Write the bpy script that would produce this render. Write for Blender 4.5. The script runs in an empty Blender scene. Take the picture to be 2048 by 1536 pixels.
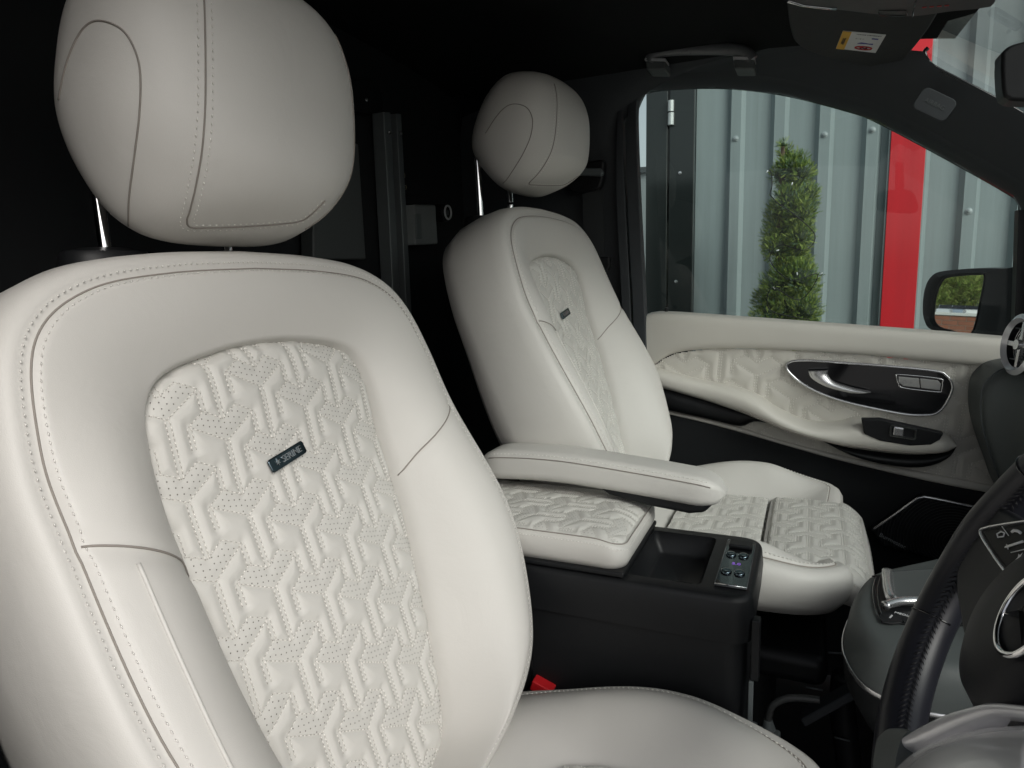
import bpy, bmesh, math, random
import numpy as np
from mathutils import Vector, Matrix
from mathutils.bvhtree import BVHTree
random.seed(4); rng = np.random.default_rng(7)
S = bpy.context.scene
COL = S.collection
R = math.radians

# ------------------------------------------------------------------ camera
# the camera stands at the open driver's door; x = van forward, y = van left, z = up, origin at the lens
F = 1365.0
def nz(v):
    v = np.array(v, float); return v / np.linalg.norm(v)
_Y = nz([601, -233, 1365]); _D = np.array([220, 8600, 1365.]); _D = nz(_D - _D.dot(_Y) * _Y)
_X = np.cross(_Y, -_D)
CM = np.array([_X, _Y, -_D])            # rows: world axes seen in camera space (right, down, forward)
cam = bpy.data.cameras.new('camera'); camo = bpy.data.objects.new('camera', cam); COL.objects.link(camo)
cam.sensor_fit = 'HORIZONTAL'; cam.sensor_width = 36.0; cam.lens = 36.0 * F / 2048.0
cam.clip_start = 0.02; cam.clip_end = 900.0
m3 = Matrix(((CM[0][0], -CM[0][1], -CM[0][2]), (CM[1][0], -CM[1][1], -CM[1][2]), (CM[2][0], -CM[2][1], -CM[2][2])))
camo.matrix_world = m3.to_4x4()
S.camera = camo

# ------------------------------------------------------------------ sky, sun, exposure (overcast daylight)
W = bpy.data.worlds.new('World'); S.world = W; W.use_nodes = True
nt = W.node_tree; bg = nt.nodes['Background']
sky = nt.nodes.new('ShaderNodeTexSky'); sky.sky_type = 'NISHITA'; sky.sun_disc = False
SUN_EL, SUN_ROT = R(33), R(126)
sky.sun_elevation = SUN_EL; sky.sun_rotation = SUN_ROT; sky.air_density = 1.0; sky.dust_density = 3.0; sky.ozone_density = 1.0
hs = nt.nodes.new('ShaderNodeHueSaturation'); hs.inputs['Saturation'].default_value = 0.30
nt.links.new(sky.outputs[0], hs.inputs['Color']); nt.links.new(hs.outputs[0], bg.inputs['Color'])
bg.inputs['Strength'].default_value = 0.10
sl = bpy.data.lights.new('sun', 'SUN'); sl.energy = 1.1; sl.angle = R(28); sl.color = (1.0, 0.97, 0.93)
so = bpy.data.objects.new('sun', sl); COL.objects.link(so)
sd = Vector((math.sin(SUN_ROT) * math.cos(SUN_EL), math.cos(SUN_ROT) * math.cos(SUN_EL), math.sin(SUN_EL)))
so.rotation_euler = sd.to_track_quat('Z', 'Y').to_euler()
S.view_settings.view_transform = 'Standard'; S.view_settings.look = 'None'; S.view_settings.gamma = 1.0
S.view_settings.exposure = 0.38

# ------------------------------------------------------------------ pixel (2048 x 1536 frame) -> place helpers
def ray(p):
    return CM @ nz([p[0] - 1024, p[1] - 768, F])
def onY(p, y): d = ray(p); return Vector(d * (y / d[1]))
def onX(p, x): d = ray(p); return Vector(d * (x / d[0]))
def onZ(p, z): d = ray(p); return Vector(d * (z / d[2]))
def onP(p, P0, N):
    d = ray(p); N = np.array(N); return Vector(d * (np.array(P0).dot(N) / d.dot(N)))

# ------------------------------------------------------------------ materials
def mat(name, col, rough=0.5, metal=0.0, spec=0.5, coat=0.0):
    m = bpy.data.materials.new(name); m.use_nodes = True
    b = m.node_tree.nodes['Principled BSDF']
    b.inputs['Base Color'].default_value = (*col, 1); b.inputs['Roughness'].default_value = rough
    b.inputs['Metallic'].default_value = metal; b.inputs['Specular IOR Level'].default_value = spec
    b.inputs['Coat Weight'].default_value = coat
    return m
def noisy(m, scale=60, var=0.08, bump=0.0, bscale=None, detail=4, rvar=0.1, dist=0.001, voronoi=False):
    n = m.node_tree.nodes; l = m.node_tree.links; b = n['Principled BSDF']
    tc = n.new('ShaderNodeTexCoord')
    t = n.new('ShaderNodeTexNoise'); t.inputs['Scale'].default_value = scale; t.inputs['Detail'].default_value = detail
    l.new(tc.outputs['Object'], t.inputs['Vector'])
    col = b.inputs['Base Color'].default_value[:]
    mx = n.new('ShaderNodeMix'); mx.data_type = 'RGBA'
    mx.inputs[6].default_value = tuple(max(0, c * (1 - var)) for c in col[:3]) + (1,)
    mx.inputs[7].default_value = tuple(min(1, c * (1 + var)) for c in col[:3]) + (1,)
    l.new(t.outputs['Fac'], mx.inputs[0]); l.new(mx.outputs[2], b.inputs['Base Color'])
    r = b.inputs['Roughness'].default_value
    mr = n.new('ShaderNodeMapRange'); mr.inputs[3].default_value = max(0, r - rvar); mr.inputs[4].default_value = min(1, r + rvar)
    l.new(t.outputs['Fac'], mr.inputs[0]); l.new(mr.outputs[0], b.inputs['Roughness'])
    if bump:
        if voronoi:
            t2 = n.new('ShaderNodeTexVoronoi'); t2.feature = 'DISTANCE_TO_EDGE'; t2.inputs['Scale'].default_value = bscale or scale * 6; o = t2.outputs['Distance']
        else:
            t2 = n.new('ShaderNodeTexNoise'); t2.inputs['Scale'].default_value = bscale or scale * 6; t2.inputs['Detail'].default_value = 3; o = t2.outputs['Fac']
        l.new(tc.outputs['Object'], t2.inputs['Vector'])
        bp = n.new('ShaderNodeBump'); bp.inputs['Strength'].default_value = bump; bp.inputs['Distance'].default_value = dist
        l.new(o, bp.inputs['Height']); l.new(bp.outputs[0], b.inputs['Normal'])
    return m
LC = (0.60, 0.585, 0.553)
def crease(m, scale=16, strength=.22, dist=.004):
    n = m.node_tree.nodes; l = m.node_tree.links; b = n['Principled BSDF']; old = b.inputs['Normal'].links[0].from_socket if b.inputs['Normal'].links else None
    tc = n.new('ShaderNodeTexCoord'); t = n.new('ShaderNodeTexNoise'); t.inputs['Scale'].default_value = scale; t.inputs['Detail'].default_value = 5; t.inputs['Roughness'].default_value = .55; t.inputs['Distortion'].default_value = .8
    l.new(tc.outputs['Object'], t.inputs['Vector']); bp = n.new('ShaderNodeBump'); bp.inputs['Strength'].default_value = strength; bp.inputs['Distance'].default_value = dist
    l.new(t.outputs['Fac'], bp.inputs['Height'])
    if old: l.new(old, bp.inputs['Normal'])
    l.new(bp.outputs[0], b.inputs['Normal']); return m
leather = noisy(mat('cream_leather', LC, 0.46, spec=0.4), 7, 0.03, 0.25, 900, rvar=0.06, dist=0.0004, voronoi=True)
leather_q = noisy(mat('quilted_cream_leather', (0.60, 0.59, 0.555), 0.5, spec=0.35), 9, 0.03, 0.2, 900, rvar=0.05, dist=0.0004, voronoi=True)
leather_w = noisy(mat('white_door_vinyl', (0.62, 0.60, 0.55), 0.5, spec=0.35), 9, 0.03, 0.2, 900, rvar=0.05, dist=0.0004, voronoi=True)
crease(leather); crease(leather_q, 30, .2, .002); crease(leather_w, 20, .12, .003)
thread = noisy(mat('cream_thread', (0.82, 0.80, 0.76), 0.7), 300, 0.08)
groove = mat('seam_thread', (0.27, 0.245, 0.22), 0.8)
needle = mat('needle_hole_brown', (0.34, 0.32, 0.285), 0.9)
hole = mat('perforation_dark', (0.15, 0.14, 0.125), 0.9)
blackplastic = noisy(mat('black_grained_plastic', (0.0095, 0.0102, 0.0115), 0.45, spec=0.30), 30, 0.12, 0.25, 1400, rvar=0.06, dist=0.0003)
blacksoft = noisy(mat('black_soft_trim', (0.011, 0.0125, 0.014), 0.75, spec=0.3), 20, 0.15, 0.3, 1600, dist=0.0003)
headlining = noisy(mat('charcoal_headlining', (0.012, 0.0135, 0.0135), 0.95, spec=0.15), 40, 0.2, 0.4, 1800, dist=0.0004)
pillar_m = noisy(mat('dark_pillar_trim', (0.040, 0.045, 0.050), 0.62, spec=0.4), 25, 0.12, 0.3, 1400, dist=0.0003)
gloss = mat('piano_black', (0.006, 0.006, 0.007), 0.08, spec=0.5, coat=0.6)
chrome = mat('chrome', (0.78, 0.78, 0.79), 0.08, 1.0)
satin = mat('satin_silver', (0.66, 0.66, 0.67), 0.25, 0.9)
darkchrome = mat('dark_chrome', (0.10, 0.13, 0.15), 0.10, 1.0)
silver = mat('silver_wheel_trim', (.80, .80, .83), .27, .45, coat=.3)
wheelplastic = noisy(mat('wheel_black_plastic', (.014, .0145, .017), .5, spec=.18), 30, .12, .2, 1400, rvar=.05, dist=.0003)
steelgrey = noisy(mat('grey_metal', (0.10, 0.11, 0.115), 0.5, 0.3), 20, 0.15)
rail_m = noisy(mat('dark_grey_rail', (0.15, 0.17, 0.175), 0.5, 0.3), 20, 0.15)
dashmat = noisy(mat('grey_green_dash_trim', (0.090, 0.102, 0.101), 0.55, spec=0.45), 25, 0.1, 0.35, 1300, dist=0.0004)
wheelleather = noisy(mat('black_wheel_leather', (0.014, 0.0145, 0.020), 0.36, spec=0.38), 25, 0.12, 0.3, 1500, dist=0.0003)
redplastic = noisy(mat('red_plastic', (0.55, 0.015, 0.02), 0.32, spec=0.5), 50, 0.06)
white_ink = mat('white_print', (0.75, 0.76, 0.77), 0.5)
grey_ink = mat('grey_print', (0.30, 0.31, 0.32), 0.5)
violet_led = mat('violet_indicator', (0.25, 0.12, 0.5), 0.4)
violet_led.node_tree.nodes['Principled BSDF'].inputs['Emission Color'].default_value = (0.35, 0.15, 0.9, 1)
violet_led.node_tree.nodes['Principled BSDF'].inputs['Emission Strength'].default_value = 0.25

def glassmat(name, tint, refl=0.9):
    m = bpy.data.materials.new(name); m.use_nodes = True; n = m.node_tree.nodes; l = m.node_tree.links; n.clear()
    o = n.new('ShaderNodeOutputMaterial'); t = n.new('ShaderNodeBsdfTransparent'); t.inputs[0].default_value = (*tint, 1)
    g = n.new('ShaderNodeBsdfGlossy'); g.inputs['Roughness'].default_value = 0.01
    f = n.new('ShaderNodeFresnel'); f.inputs['IOR'].default_value = 1.5
    mu = n.new('ShaderNodeMath'); mu.operation = 'MULTIPLY'; mu.inputs[1].default_value = refl
    x = n.new('ShaderNodeMixShader'); l.new(f.outputs[0], mu.inputs[0]); l.new(mu.outputs[0], x.inputs[0])
    l.new(t.outputs[0], x.inputs[1]); l.new(g.outputs[0], x.inputs[2]); l.new(x.outputs[0], o.inputs[0])
    return m
glass = glassmat('window_glass', (0.88, 0.94, 0.92), .42)

# ------------------------------------------------------------------ object helpers
WL = {}
def props(o, label=None, cat=None, group=None, kind=None):
    if label: o['label'] = label
    if cat: o['category'] = cat
    if group: o['group'] = group
    if kind: o['kind'] = kind
    return o
def empty(name, loc, label=None, cat=None, group=None, kind=None):
    o = bpy.data.objects.new(name, None); COL.objects.link(o); o.location = loc; o.empty_display_size = 0.05
    WL[o.name] = Vector(loc); return props(o, label, cat, group, kind)
class MB:
    def __init__(s): s.v = []; s.f = []
    def add(s, vs, fs):
        b = len(s.v); s.v.extend([tuple(v) for v in vs]); s.f.extend([tuple(i + b for i in f) for f in fs]); return s
    def build(s, name, m, parent=None, smooth=True, angle=None, bevel=0.0, seg=3, label=None, kind=None, mods=None):
        vs = np.array(s.v, float); c = Vector(((vs.min(0) + vs.max(0)) / 2).tolist())
        me = bpy.data.meshes.new(name); me.from_pydata((vs - np.array(c)).tolist(), [], s.f); me.validate()
        bm = bmesh.new(); bm.from_mesh(me); bmesh.ops.recalc_face_normals(bm, faces=bm.faces)
        for f in bm.faces: f.smooth = smooth
        if angle is not None:
            for e in bm.edges:
                if len(e.link_faces) == 2 and e.calc_face_angle(0) > R(angle): e.smooth = False
        bm.to_mesh(me); bm.free()
        ms = m if isinstance(m, (list, tuple)) else [m]
        for q in ms: me.materials.append(q)
        o = bpy.data.objects.new(name, me); COL.objects.link(o)
        WL[o.name] = c.copy()
        if parent: o.parent = parent; o.location = c - WL[parent.name]
        else: o.location = c
        if bevel:
            b = o.modifiers.new('bevel', 'BEVEL'); b.width = bevel; b.segments = seg; b.limit_method = 'ANGLE'; b.angle_limit = R(40); b.harden_normals = True
        return props(o, label, None, None, kind)
def copy_to(o, delta, parent):
    c = o.copy(); COL.objects.link(c); c.parent = parent
    WL[c.name] = WL[o.name] + Vector(delta)
    c.location = WL[c.name] - (WL[parent.name] if parent else Vector())
    return c
def V3(p): return Vector(p)
def crom(pts, n=8, closed=False):
    P = [Vector(p) for p in pts]; out = []
    N = len(P); rngi = range(N if closed else N - 1)
    for i in rngi:
        if closed: p0, p1, p2, p3 = P[i - 1], P[i], P[(i + 1) % N], P[(i + 2) % N]
        else: p0, p1, p2, p3 = P[max(i - 1, 0)], P[i], P[i + 1], P[min(i + 2, N - 1)]
        for k in range(n):
            t = k / n; t2 = t * t; t3 = t2 * t
            out.append(0.5 * ((2 * p1) + (-p0 + p2) * t + (2 * p0 - 5 * p1 + 4 * p2 - p3) * t2 + (-p0 + 3 * p1 - 3 * p2 + p3) * t3))
    if not closed: out.append(P[-1].copy())
    return out
def resample(pts, n):
    P = np.array([list(p) for p in pts], float); d = np.r_[0, np.cumsum(np.linalg.norm(np.diff(P, axis=0), axis=1))]
    t = np.linspace(0, d[-1], n); return [Vector([np.interp(x, d, P[:, k]) for k in range(P.shape[1])]) for x in t]
def tube(mb, path, r, n=8, closed=False, cap=True, flat=None):
    P = [Vector(p) for p in path]; N = len(P); rings = []
    up = None
    for i, p in enumerate(P):
        if closed: t = (P[(i + 1) % N] - P[i - 1])
        else: t = P[min(i + 1, N - 1)] - P[max(i - 1, 0)]
        if t.length < 1e-9: t = Vector((0, 0, 1))
        t.normalize()
        if up is None:
            up = Vector((0, 0, 1)) if abs(t.z) < 0.9 else Vector((1, 0, 0))
            if flat is not None: up = Vector(flat)
        a = (up - t * up.dot(t)).normalized(); b = t.cross(a); up = a if flat is None else up
        rr = r(i / (N - 1)) if callable(r) else r
        ra, rb = rr if isinstance(rr, tuple) else (rr, rr)
        rings.append([p + a * (math.cos(2 * math.pi * k / n) * ra) + b * (math.sin(2 * math.pi * k / n) * rb) for k in range(n)])
    loft(mb, rings, closed_u=True, closed_v=closed, cap=cap and not closed)
def loft(mb, rings, closed_u=True, closed_v=False, cap=False):
    n = len(rings[0]); vs = [v for r in rings for v in r]; fs = []
    M = len(rings)
    for i in range(M if closed_v else M - 1):
        for k in range(n if closed_u else n - 1):
            a = i * n + k; b = i * n + (k + 1) % n; c = ((i + 1) % M) * n + (k + 1) % n; d = ((i + 1) % M) * n + k
            fs.append((a, b, c, d))
    if cap: fs.append(tuple(range(n))[::-1]); fs.append(tuple((M - 1) * n + k for k in range(n)))
    mb.add(vs, fs); return mb
def box(mb, lo, hi):
    x0, y0, z0 = lo; x1, y1, z1 = hi
    return mb.add([(x0, y0, z0), (x1, y0, z0), (x1, y1, z0), (x0, y1, z0), (x0, y0, z1), (x1, y0, z1), (x1, y1, z1), (x0, y1, z1)],
                  [(0, 3, 2, 1), (4, 5, 6, 7), (0, 1, 5, 4), (1, 2, 6, 5), (2, 3, 7, 6), (3, 0, 4, 7)])
def obox(mb, c, ax, ay, az, h):
    c = Vector(c); ax, ay, az = Vector(ax).normalized() * h[0], Vector(ay).normalized() * h[1], Vector(az).normalized() * h[2]
    vs = [c + ax * i + ay * j + az * k for k in (-1, 1) for (i, j) in ((-1, -1), (1, -1), (1, 1), (-1, 1))]
    return mb.add(vs, [(0, 3, 2, 1), (4, 5, 6, 7), (0, 1, 5, 4), (1, 2, 6, 5), (2, 3, 7, 6), (3, 0, 4, 7)])
def slab(mb, pts, d):
    P = [Vector(p) for p in pts]; d = Vector(d); n = len(P)
    return mb.add(P + [p + d for p in P], [tuple(range(n)), tuple(range(2 * n - 1, n - 1, -1))] + [(i, (i + 1) % n, (i + 1) % n + n, i + n) for i in range(n)])
def rr2(w, h, r, n=5):
    out = []
    for cx, cy, a0 in ((w - r, h - r, 0), (-w + r, h - r, 90), (-w + r, -h + r, 180), (w - r, -h + r, 270)):
        for k in range(n + 1):
            a = R(a0 + 90 * k / n); out.append((cx + r * math.cos(a), cy + r * math.sin(a)))
    return out
def ell(n, a, b): return [(a * math.cos(2 * math.pi * k / n), b * math.sin(2 * math.pi * k / n)) for k in range(n)]
def frame_pts(c, ex, ey, p2): c = Vector(c); ex = Vector(ex); ey = Vector(ey); return [c + ex * x + ey * y for x, y in p2]
def ringframe(mb, c, ex, ey, outer, inner, d):
    """a flat frame between two equal-count outlines with depth d"""
    A = frame_pts(c, ex, ey, outer); B = frame_pts(c, ex, ey, inner); d = Vector(d)
    loft(mb, [A, B, [p + d for p in B], [p + d for p in A]], closed_v=True)
def ribbon(mb, top, bot, prot, n=40, m=12, back=0.02, e=2.2):
    """padded strip between two edge lines (same plane), swelling by prot towards the cabin (-y)"""
    T = resample(top, n); B = resample(bot, n); rings = []
    for i in range(n):
        s = i / (n - 1); pr = prot(s) if callable(prot) else prot; r = []
        for k in range(m + 1):
            a = math.pi * k / m; cy = abs(math.sin(a)) ** (2 / e); cz = math.copysign(abs(math.cos(a)) ** (2 / e), math.cos(a))
            mid = (T[i] + B[i]) / 2; hf = (T[i] - B[i]) / 2
            r.append(mid + hf * cz + Vector((0, -pr * cy, 0)))
        r.append(B[i] + Vector((0, back, 0))); r.append(T[i] + Vector((0, back, 0)))
        rings.append(r)
    loft(mb, rings, cap=True)
STV = [(-1, 0, 0), (1, 0, 0), (0, 1, 0), (0, -1, 0), (0, 0, 1), (0, 0, -.6)]
STF = [(0, 2, 4), (2, 1, 4), (1, 3, 4), (3, 0, 4), (2, 0, 5), (1, 2, 5), (3, 1, 5), (0, 3, 5)]
def stitch(mb, p, t, nrm, L=0.0026, w=0.0008):
    t = t.normalized(); b = nrm.cross(t)
    mb.add([p + t * (x * L / 2) + b * (y * w / 2 * 1.1) + nrm * (z * w * 0.75) for x, y, z in STV], STF)
def stitch_line(mb, path, nrm, pitch=0.0045, L=0.0028, w=0.0009, skew=0.15):
    P = np.array([list(p) for p in path]); d = np.r_[0, np.cumsum(np.linalg.norm(np.diff(P, axis=0), axis=1))]
    NR = np.array([list(q) for q in nrm]) if isinstance(nrm, list) else None
    k = int(d[-1] / pitch)
    for i in range(k):
        s = (i + 0.5) * pitch; p = Vector([np.interp(s, d, P[:, j]) for j in range(3)]); q = Vector([np.interp(s + .001, d, P[:, j]) for j in range(3)])
        t = q - p
        if t.length < 1e-7: continue
        n_ = Vector([np.interp(s, d, NR[:, j]) for j in range(3)]).normalized() if NR is not None else Vector(nrm)
        t.normalize(); t = (t + n_.cross(t) * skew).normalized()
        stitch(mb, p, t, n_, L, w)
def offset_line(path, nrm, off):
    P = [Vector(p) for p in path]; out = []
    for i, p in enumerate(P):
        t = (P[min(i + 1, len(P) - 1)] - P[max(i - 1, 0)]).normalized(); n_ = Vector(nrm[i]) if isinstance(nrm, list) else Vector(nrm)
        out.append(p + n_.cross(t).normalized() * off)
    return out
def letters(text, size, c, ex, ey, m, parent, depth=0.0004, name='lettering', spacing=1.0):
    cu = bpy.data.curves.new(name, 'FONT'); cu.body = text; cu.size = size; cu.align_x = 'CENTER'; cu.align_y = 'CENTER'; cu.extrude = depth; cu.space_character = spacing
    tmp = bpy.data.objects.new('tmp', cu); COL.objects.link(tmp)
    dg = bpy.context.evaluated_depsgraph_get(); me = bpy.data.meshes.new_from_object(tmp.evaluated_get(dg)); bpy.data.objects.remove(tmp)
    ex = Vector(ex).normalized(); ey = Vector(ey).normalized(); ez = ex.cross(ey)
    mb = MB(); mb.add([Vector(c) + ex * v.co.x + ey * v.co.y + ez * v.co.z for v in me.vertices], [tuple(p.vertices) for p in me.polygons])
    return mb.build(name, m, parent, smooth=False)

# ------------------------------------------------------------------ the quilting pattern (a three-way woven chevron)
QW, QH = 0.0178, 0.0101
CH = [(0, 0), (1, -1), (2, 0), (3, -1), (1, -3), (-1, -1)]
DB = [((1, -3), (1, -8)), ((-1, -1), (-1, -3)), ((3, -1), (3, -3))]
def lat(i, j): return (3 * i, -3 * i + 7 * j)
def quilt_field(U, V, amp=0.0035):
    """height of the padded surface at pattern coordinates (metres)"""
    x = U / QW; y = V / QH
    i = np.round((x - 1) / 3); yy = y + 3 * i; j = np.round((yy + 1.5) / 7)
    best = np.full(U.shape, 9.0); inside = np.zeros(U.shape, bool)
    for di in (-1, 0, 1):
        for dj in (-1, 0, 1, 2):
            ox = 3 * (i + di); oy = -3 * (i + di) + 7 * (j + dj)
            px = (x - ox) * QW; py = (y - oy) * QH
            segs = [(CH[k], CH[(k + 1) % 6]) for k in range(6)] + DB
            for a, b in segs:
                ax, ay, bx, by = a[0] * QW, a[1] * QH, b[0] * QW, b[1] * QH
                dx, dy = bx - ax, by - ay; t = np.clip(((px - ax) * dx + (py - ay) * dy) / (dx * dx + dy * dy), 0, 1)
                dd = np.hypot(px - ax - t * dx, py - ay - t * dy)
                best = np.minimum(best, np.maximum(0, dd - .0021) if (a, b) in DB else dd)
            ins = np.zeros(U.shape, bool)
            for k in range(6):
                (ax, ay), (bx, by) = CH[k], CH[(k + 1) % 6]; ax *= QW; bx *= QW; ay *= QH; by *= QH
                with np.errstate(divide='ignore', invalid='ignore'):
                    c = ((ay > py) != (by > py)) & (px < (bx - ax) * (py - ay) / ((by - ay) if by != ay else 1e-9) + ax)
                ins ^= c
            inside |= ins
    h = amp * (0.62 * (1 - np.exp(-(best / 0.0030) ** 1.4)) + 0.38 * (1 - np.exp(-(best / 0.0085) ** 2)))
    return np.where(inside, h * 0.42, h), inside
def quilt_lines(u0, u1, v0, v1):
    out = []
    i0, i1 = int(u0 / QW / 3) - 3, int(u1 / QW / 3) + 3
    for i in range(i0, i1 + 1):
        for j in range(-40, 41):
            ox, oy = lat(i, j)
            if not (v0 / QH - 9 < oy < v1 / QH + 9): continue
            for k in range(6):
                a, b = CH[k], CH[(k + 1) % 6]; out.append(((a[0] + ox) * QW, (a[1] + oy) * QH, (b[0] + ox) * QW, (b[1] + oy) * QH, 0))
            for a, b in DB: out.append(((a[0] + ox) * QW, (a[1] + oy) * QH, (b[0] + ox) * QW, (b[1] + oy) * QH, 1))
    return out
def in_poly(x, y, poly):
    c = False; n = len(poly)
    for k in range(n):
        ax, ay = poly[k]; bx, by = poly[(k + 1) % n]
        if (ay > y) != (by > y) and x < (bx - ax) * (y - ay) / (by - ay) + ax: c = not c
    return c
def in_poly_np(X, Y, poly):
    c = np.zeros(X.shape, bool); n = len(poly)
    for k in range(n):
        ax, ay = poly[k]; bx, by = poly[(k + 1) % n]
        if ay == by: continue
        c ^= ((ay > Y) != (by > Y)) & (X < (bx - ax) * (Y - ay) / (by - ay) + ax)
    return c
def edge_dist(X, Y, poly):
    d = np.full(X.shape, 9.0)
    for k in range(len(poly)):
        (ax, ay), (bx, by) = poly[k], poly[(k + 1) % len(poly)]; dx, dy = bx - ax, by - ay
        if dx * dx + dy * dy < 1e-14: continue
        t = np.clip(((X - ax) * dx + (Y - ay) * dy) / (dx * dx + dy * dy), 0, 1); d = np.minimum(d, np.hypot(X - ax - t * dx, Y - ay - t * dy))
    return d
def quilted(name, poly, surf, parent, step=0.0014, scale=1.0, rot=0.0, org=(0, 0), m=None, amp=0.0035, holes=True, st=(0.0043, 0.0032, 0.0014), pad=0.0, label=None, dbl=0.0021, sink=0.0):
    """poly: outline in surface coords (u,v); surf(u,v)->numpy xyz (smooth base); pattern scaled/rotated about org"""
    P = np.array(poly); u0, v0 = P.min(0) - pad; u1, v1 = P.max(0) + pad
    nu = int((u1 - u0) / step) + 2; nv = int((v1 - v0) / step) + 2
    U, V = np.meshgrid(np.linspace(u0, u1, nu), np.linspace(v0, v1, nv))
    cr, sr = math.cos(rot), math.sin(rot)
    topat = lambda u, v: (((u - org[0]) * cr + (v - org[1]) * sr) / scale, (-(u - org[0]) * sr + (v - org[1]) * cr) / scale)
    toS = lambda a, b: (org[0] + (a * cr - b * sr) * scale, org[1] + (a * sr + b * cr) * scale)
    PU, PV = topat(U, V); H, ins = quilt_field(PU, PV, amp)
    def S3(u, v):
        p = surf(u, v); e = 0.002
        a = surf(u + e, v) - surf(u - e, v); b = surf(u, v + e) - surf(u, v - e)
        n_ = np.cross(a, b); n_ = n_ / np.linalg.norm(n_, axis=-1, keepdims=True); return p, (-n_ if n_[..., 2].mean() < -.5 else n_)
    PLs = [tuple(q) for q in P[::2]] if len(P) > 40 else [tuple(q) for q in P]
    snk = lambda x, y: sink * np.exp(-edge_dist(x, y, PLs) / .006) if sink else 0 * x
    p, n_ = S3(U, V); G = p + n_ * (H - snk(U, V))[..., None]
    if pad: c0 = P.mean(0); Pb = [tuple(c0 + (q - c0) * (1 + pad / max(np.linalg.norm(q - c0), 1e-6))) for q in P]
    else: Pb = [tuple(q) for q in P]
    keep = in_poly_np(U, V, Pb)
    fk = keep[:-1, :-1] & keep[1:, :-1] & keep[:-1, 1:] & keep[1:, 1:]
    idx = -np.ones(U.shape, int); used = np.zeros(U.shape, bool)
    used[:-1, :-1] |= fk; used[1:, :-1] |= fk; used[:-1, 1:] |= fk; used[1:, 1:] |= fk
    idx[used] = np.arange(used.sum()); jj, ii = np.nonzero(fk)
    fs = np.stack([idx[jj, ii], idx[jj, ii + 1], idx[jj + 1, ii + 1], idx[jj + 1, ii]], 1)
    mb = MB(); mb.v = G[used].tolist(); mb.f = [tuple(r) for r in fs.tolist()]
    o = mb.build(name, m or leather_q, parent, label=label)
    corners = [topat(a, b) for a in (u0, u1) for b in (v0, v1)]
    a0, a1 = min(c[0] for c in corners), max(c[0] for c in corners); b0, b1 = min(c[1] for c in corners), max(c[1] for c in corners)
    sm = MB(); pitch, L, w = st; PL = [tuple(q) for q in P]
    pts = []; dirs = []
    for ax, ay, bx, by, k in quilt_lines(a0, a1, b0, b1):
        ln = math.hypot(bx - ax, by - ay) * scale; ns = max(1, int(ln / pitch)); tx, ty = (bx - ax) / ln * scale, (by - ay) / ln * scale
        for off in ((-dbl, dbl) if k else (0,)):
            for q in range(ns):
                t = (q + 0.5) / ns; x = ax + (bx - ax) * t - ty * off / scale; y = ay + (by - ay) * t + tx * off / scale
                su, sv = toS(x, y); pts.append((su, sv)); dirs.append((tx * cr - ty * sr, tx * sr + ty * cr))
    pts = np.array(pts); dirs = np.array(dirs)
    if holes:
        hp_ = pts + dirs * (pitch * .5); hp_ = hp_[in_poly_np(hp_[:, 0], hp_[:, 1], PL)]
        p, n_ = S3(hp_[:, 0], hp_[:, 1]); hh_, _ = quilt_field(*topat(hp_[:, 0], hp_[:, 1]), amp); hh_ = hh_ - snk(hp_[:, 0], hp_[:, 1]); nm_ = MB()
        for a, b, h in zip(p, n_, hh_):
            nn = Vector(b); a = Vector(a) + nn * (h + .0007); t = nn.orthogonal().normalized(); s = nn.cross(t)
            nm_.add([a + t * (math.cos(q * 1.2566) * .00058) + s * (math.sin(q * 1.2566) * .00058) for q in range(5)], [(0, 1, 2, 3, 4)])
        if nm_.v: nm_.build('needle_hole', needle, parent, smooth=False, kind='stuff')
    k = in_poly_np(pts[:, 0], pts[:, 1], PL); pts = pts[k]; dirs = dirs[k]
    p, n_ = S3(pts[:, 0], pts[:, 1]); p2 = surf(pts[:, 0] + dirs[:, 0] * .001, pts[:, 1] + dirs[:, 1] * .001)
    hq, _ = quilt_field(*topat(pts[:, 0], pts[:, 1]), amp); hq = hq - snk(pts[:, 0], pts[:, 1]); p = p + n_ * (hq + 0.0006)[:, None]
    for a, b, c in zip(p, n_, p2 - (p - n_ * (hq + 0.0006)[:, None])):
        c = Vector(c); nn = Vector(b)
        if c.length < 1e-9: continue
        c.normalize(); stitch(sm, Vector(a), c + nn.cross(c) * 0.2, nn, L, w)
    if sm.v: sm.build('stitching', thread, parent if parent.parent is None else parent, kind='stuff')
    if holes:
        hm = MB(); g = 0.0056 / scale; cand = []
        for x in np.arange(a0, a1, g):
            for y in np.arange(b0, b1, g): cand.append((x, y - ((x / g) % 2) * 0))
        cand = np.array(cand); cand[:, 1] -= 0.25 * (cand[:, 0] % QW)
        hq, ins = quilt_field(cand[:, 0], cand[:, 1], amp); ok = ins & (hq > amp * 0.42 * 0.22)
        cand = cand[ok]; su, sv = toS(cand[:, 0], cand[:, 1]); k = in_poly_np(su, sv, PL); su = su[k]; sv = sv[k]; hq = hq[ok][k] - snk(su, sv)
        p, n_ = S3(su, sv)
        for a, b, h in zip(p, n_, hq):
            nn = Vector(b); a = Vector(a) + nn * (h + 0.00025); t = nn.orthogonal().normalized(); s = nn.cross(t)
            hm.add([a + t * (math.cos(q * 1.0472) * 0.00070) + s * (math.sin(q * 1.0472) * 0.00070) for q in range(6)], [(0, 1, 2, 3, 4, 5)])
        if hm.v: hm.build('perforation', hole, parent, smooth=False, kind='stuff')
    return o

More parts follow.
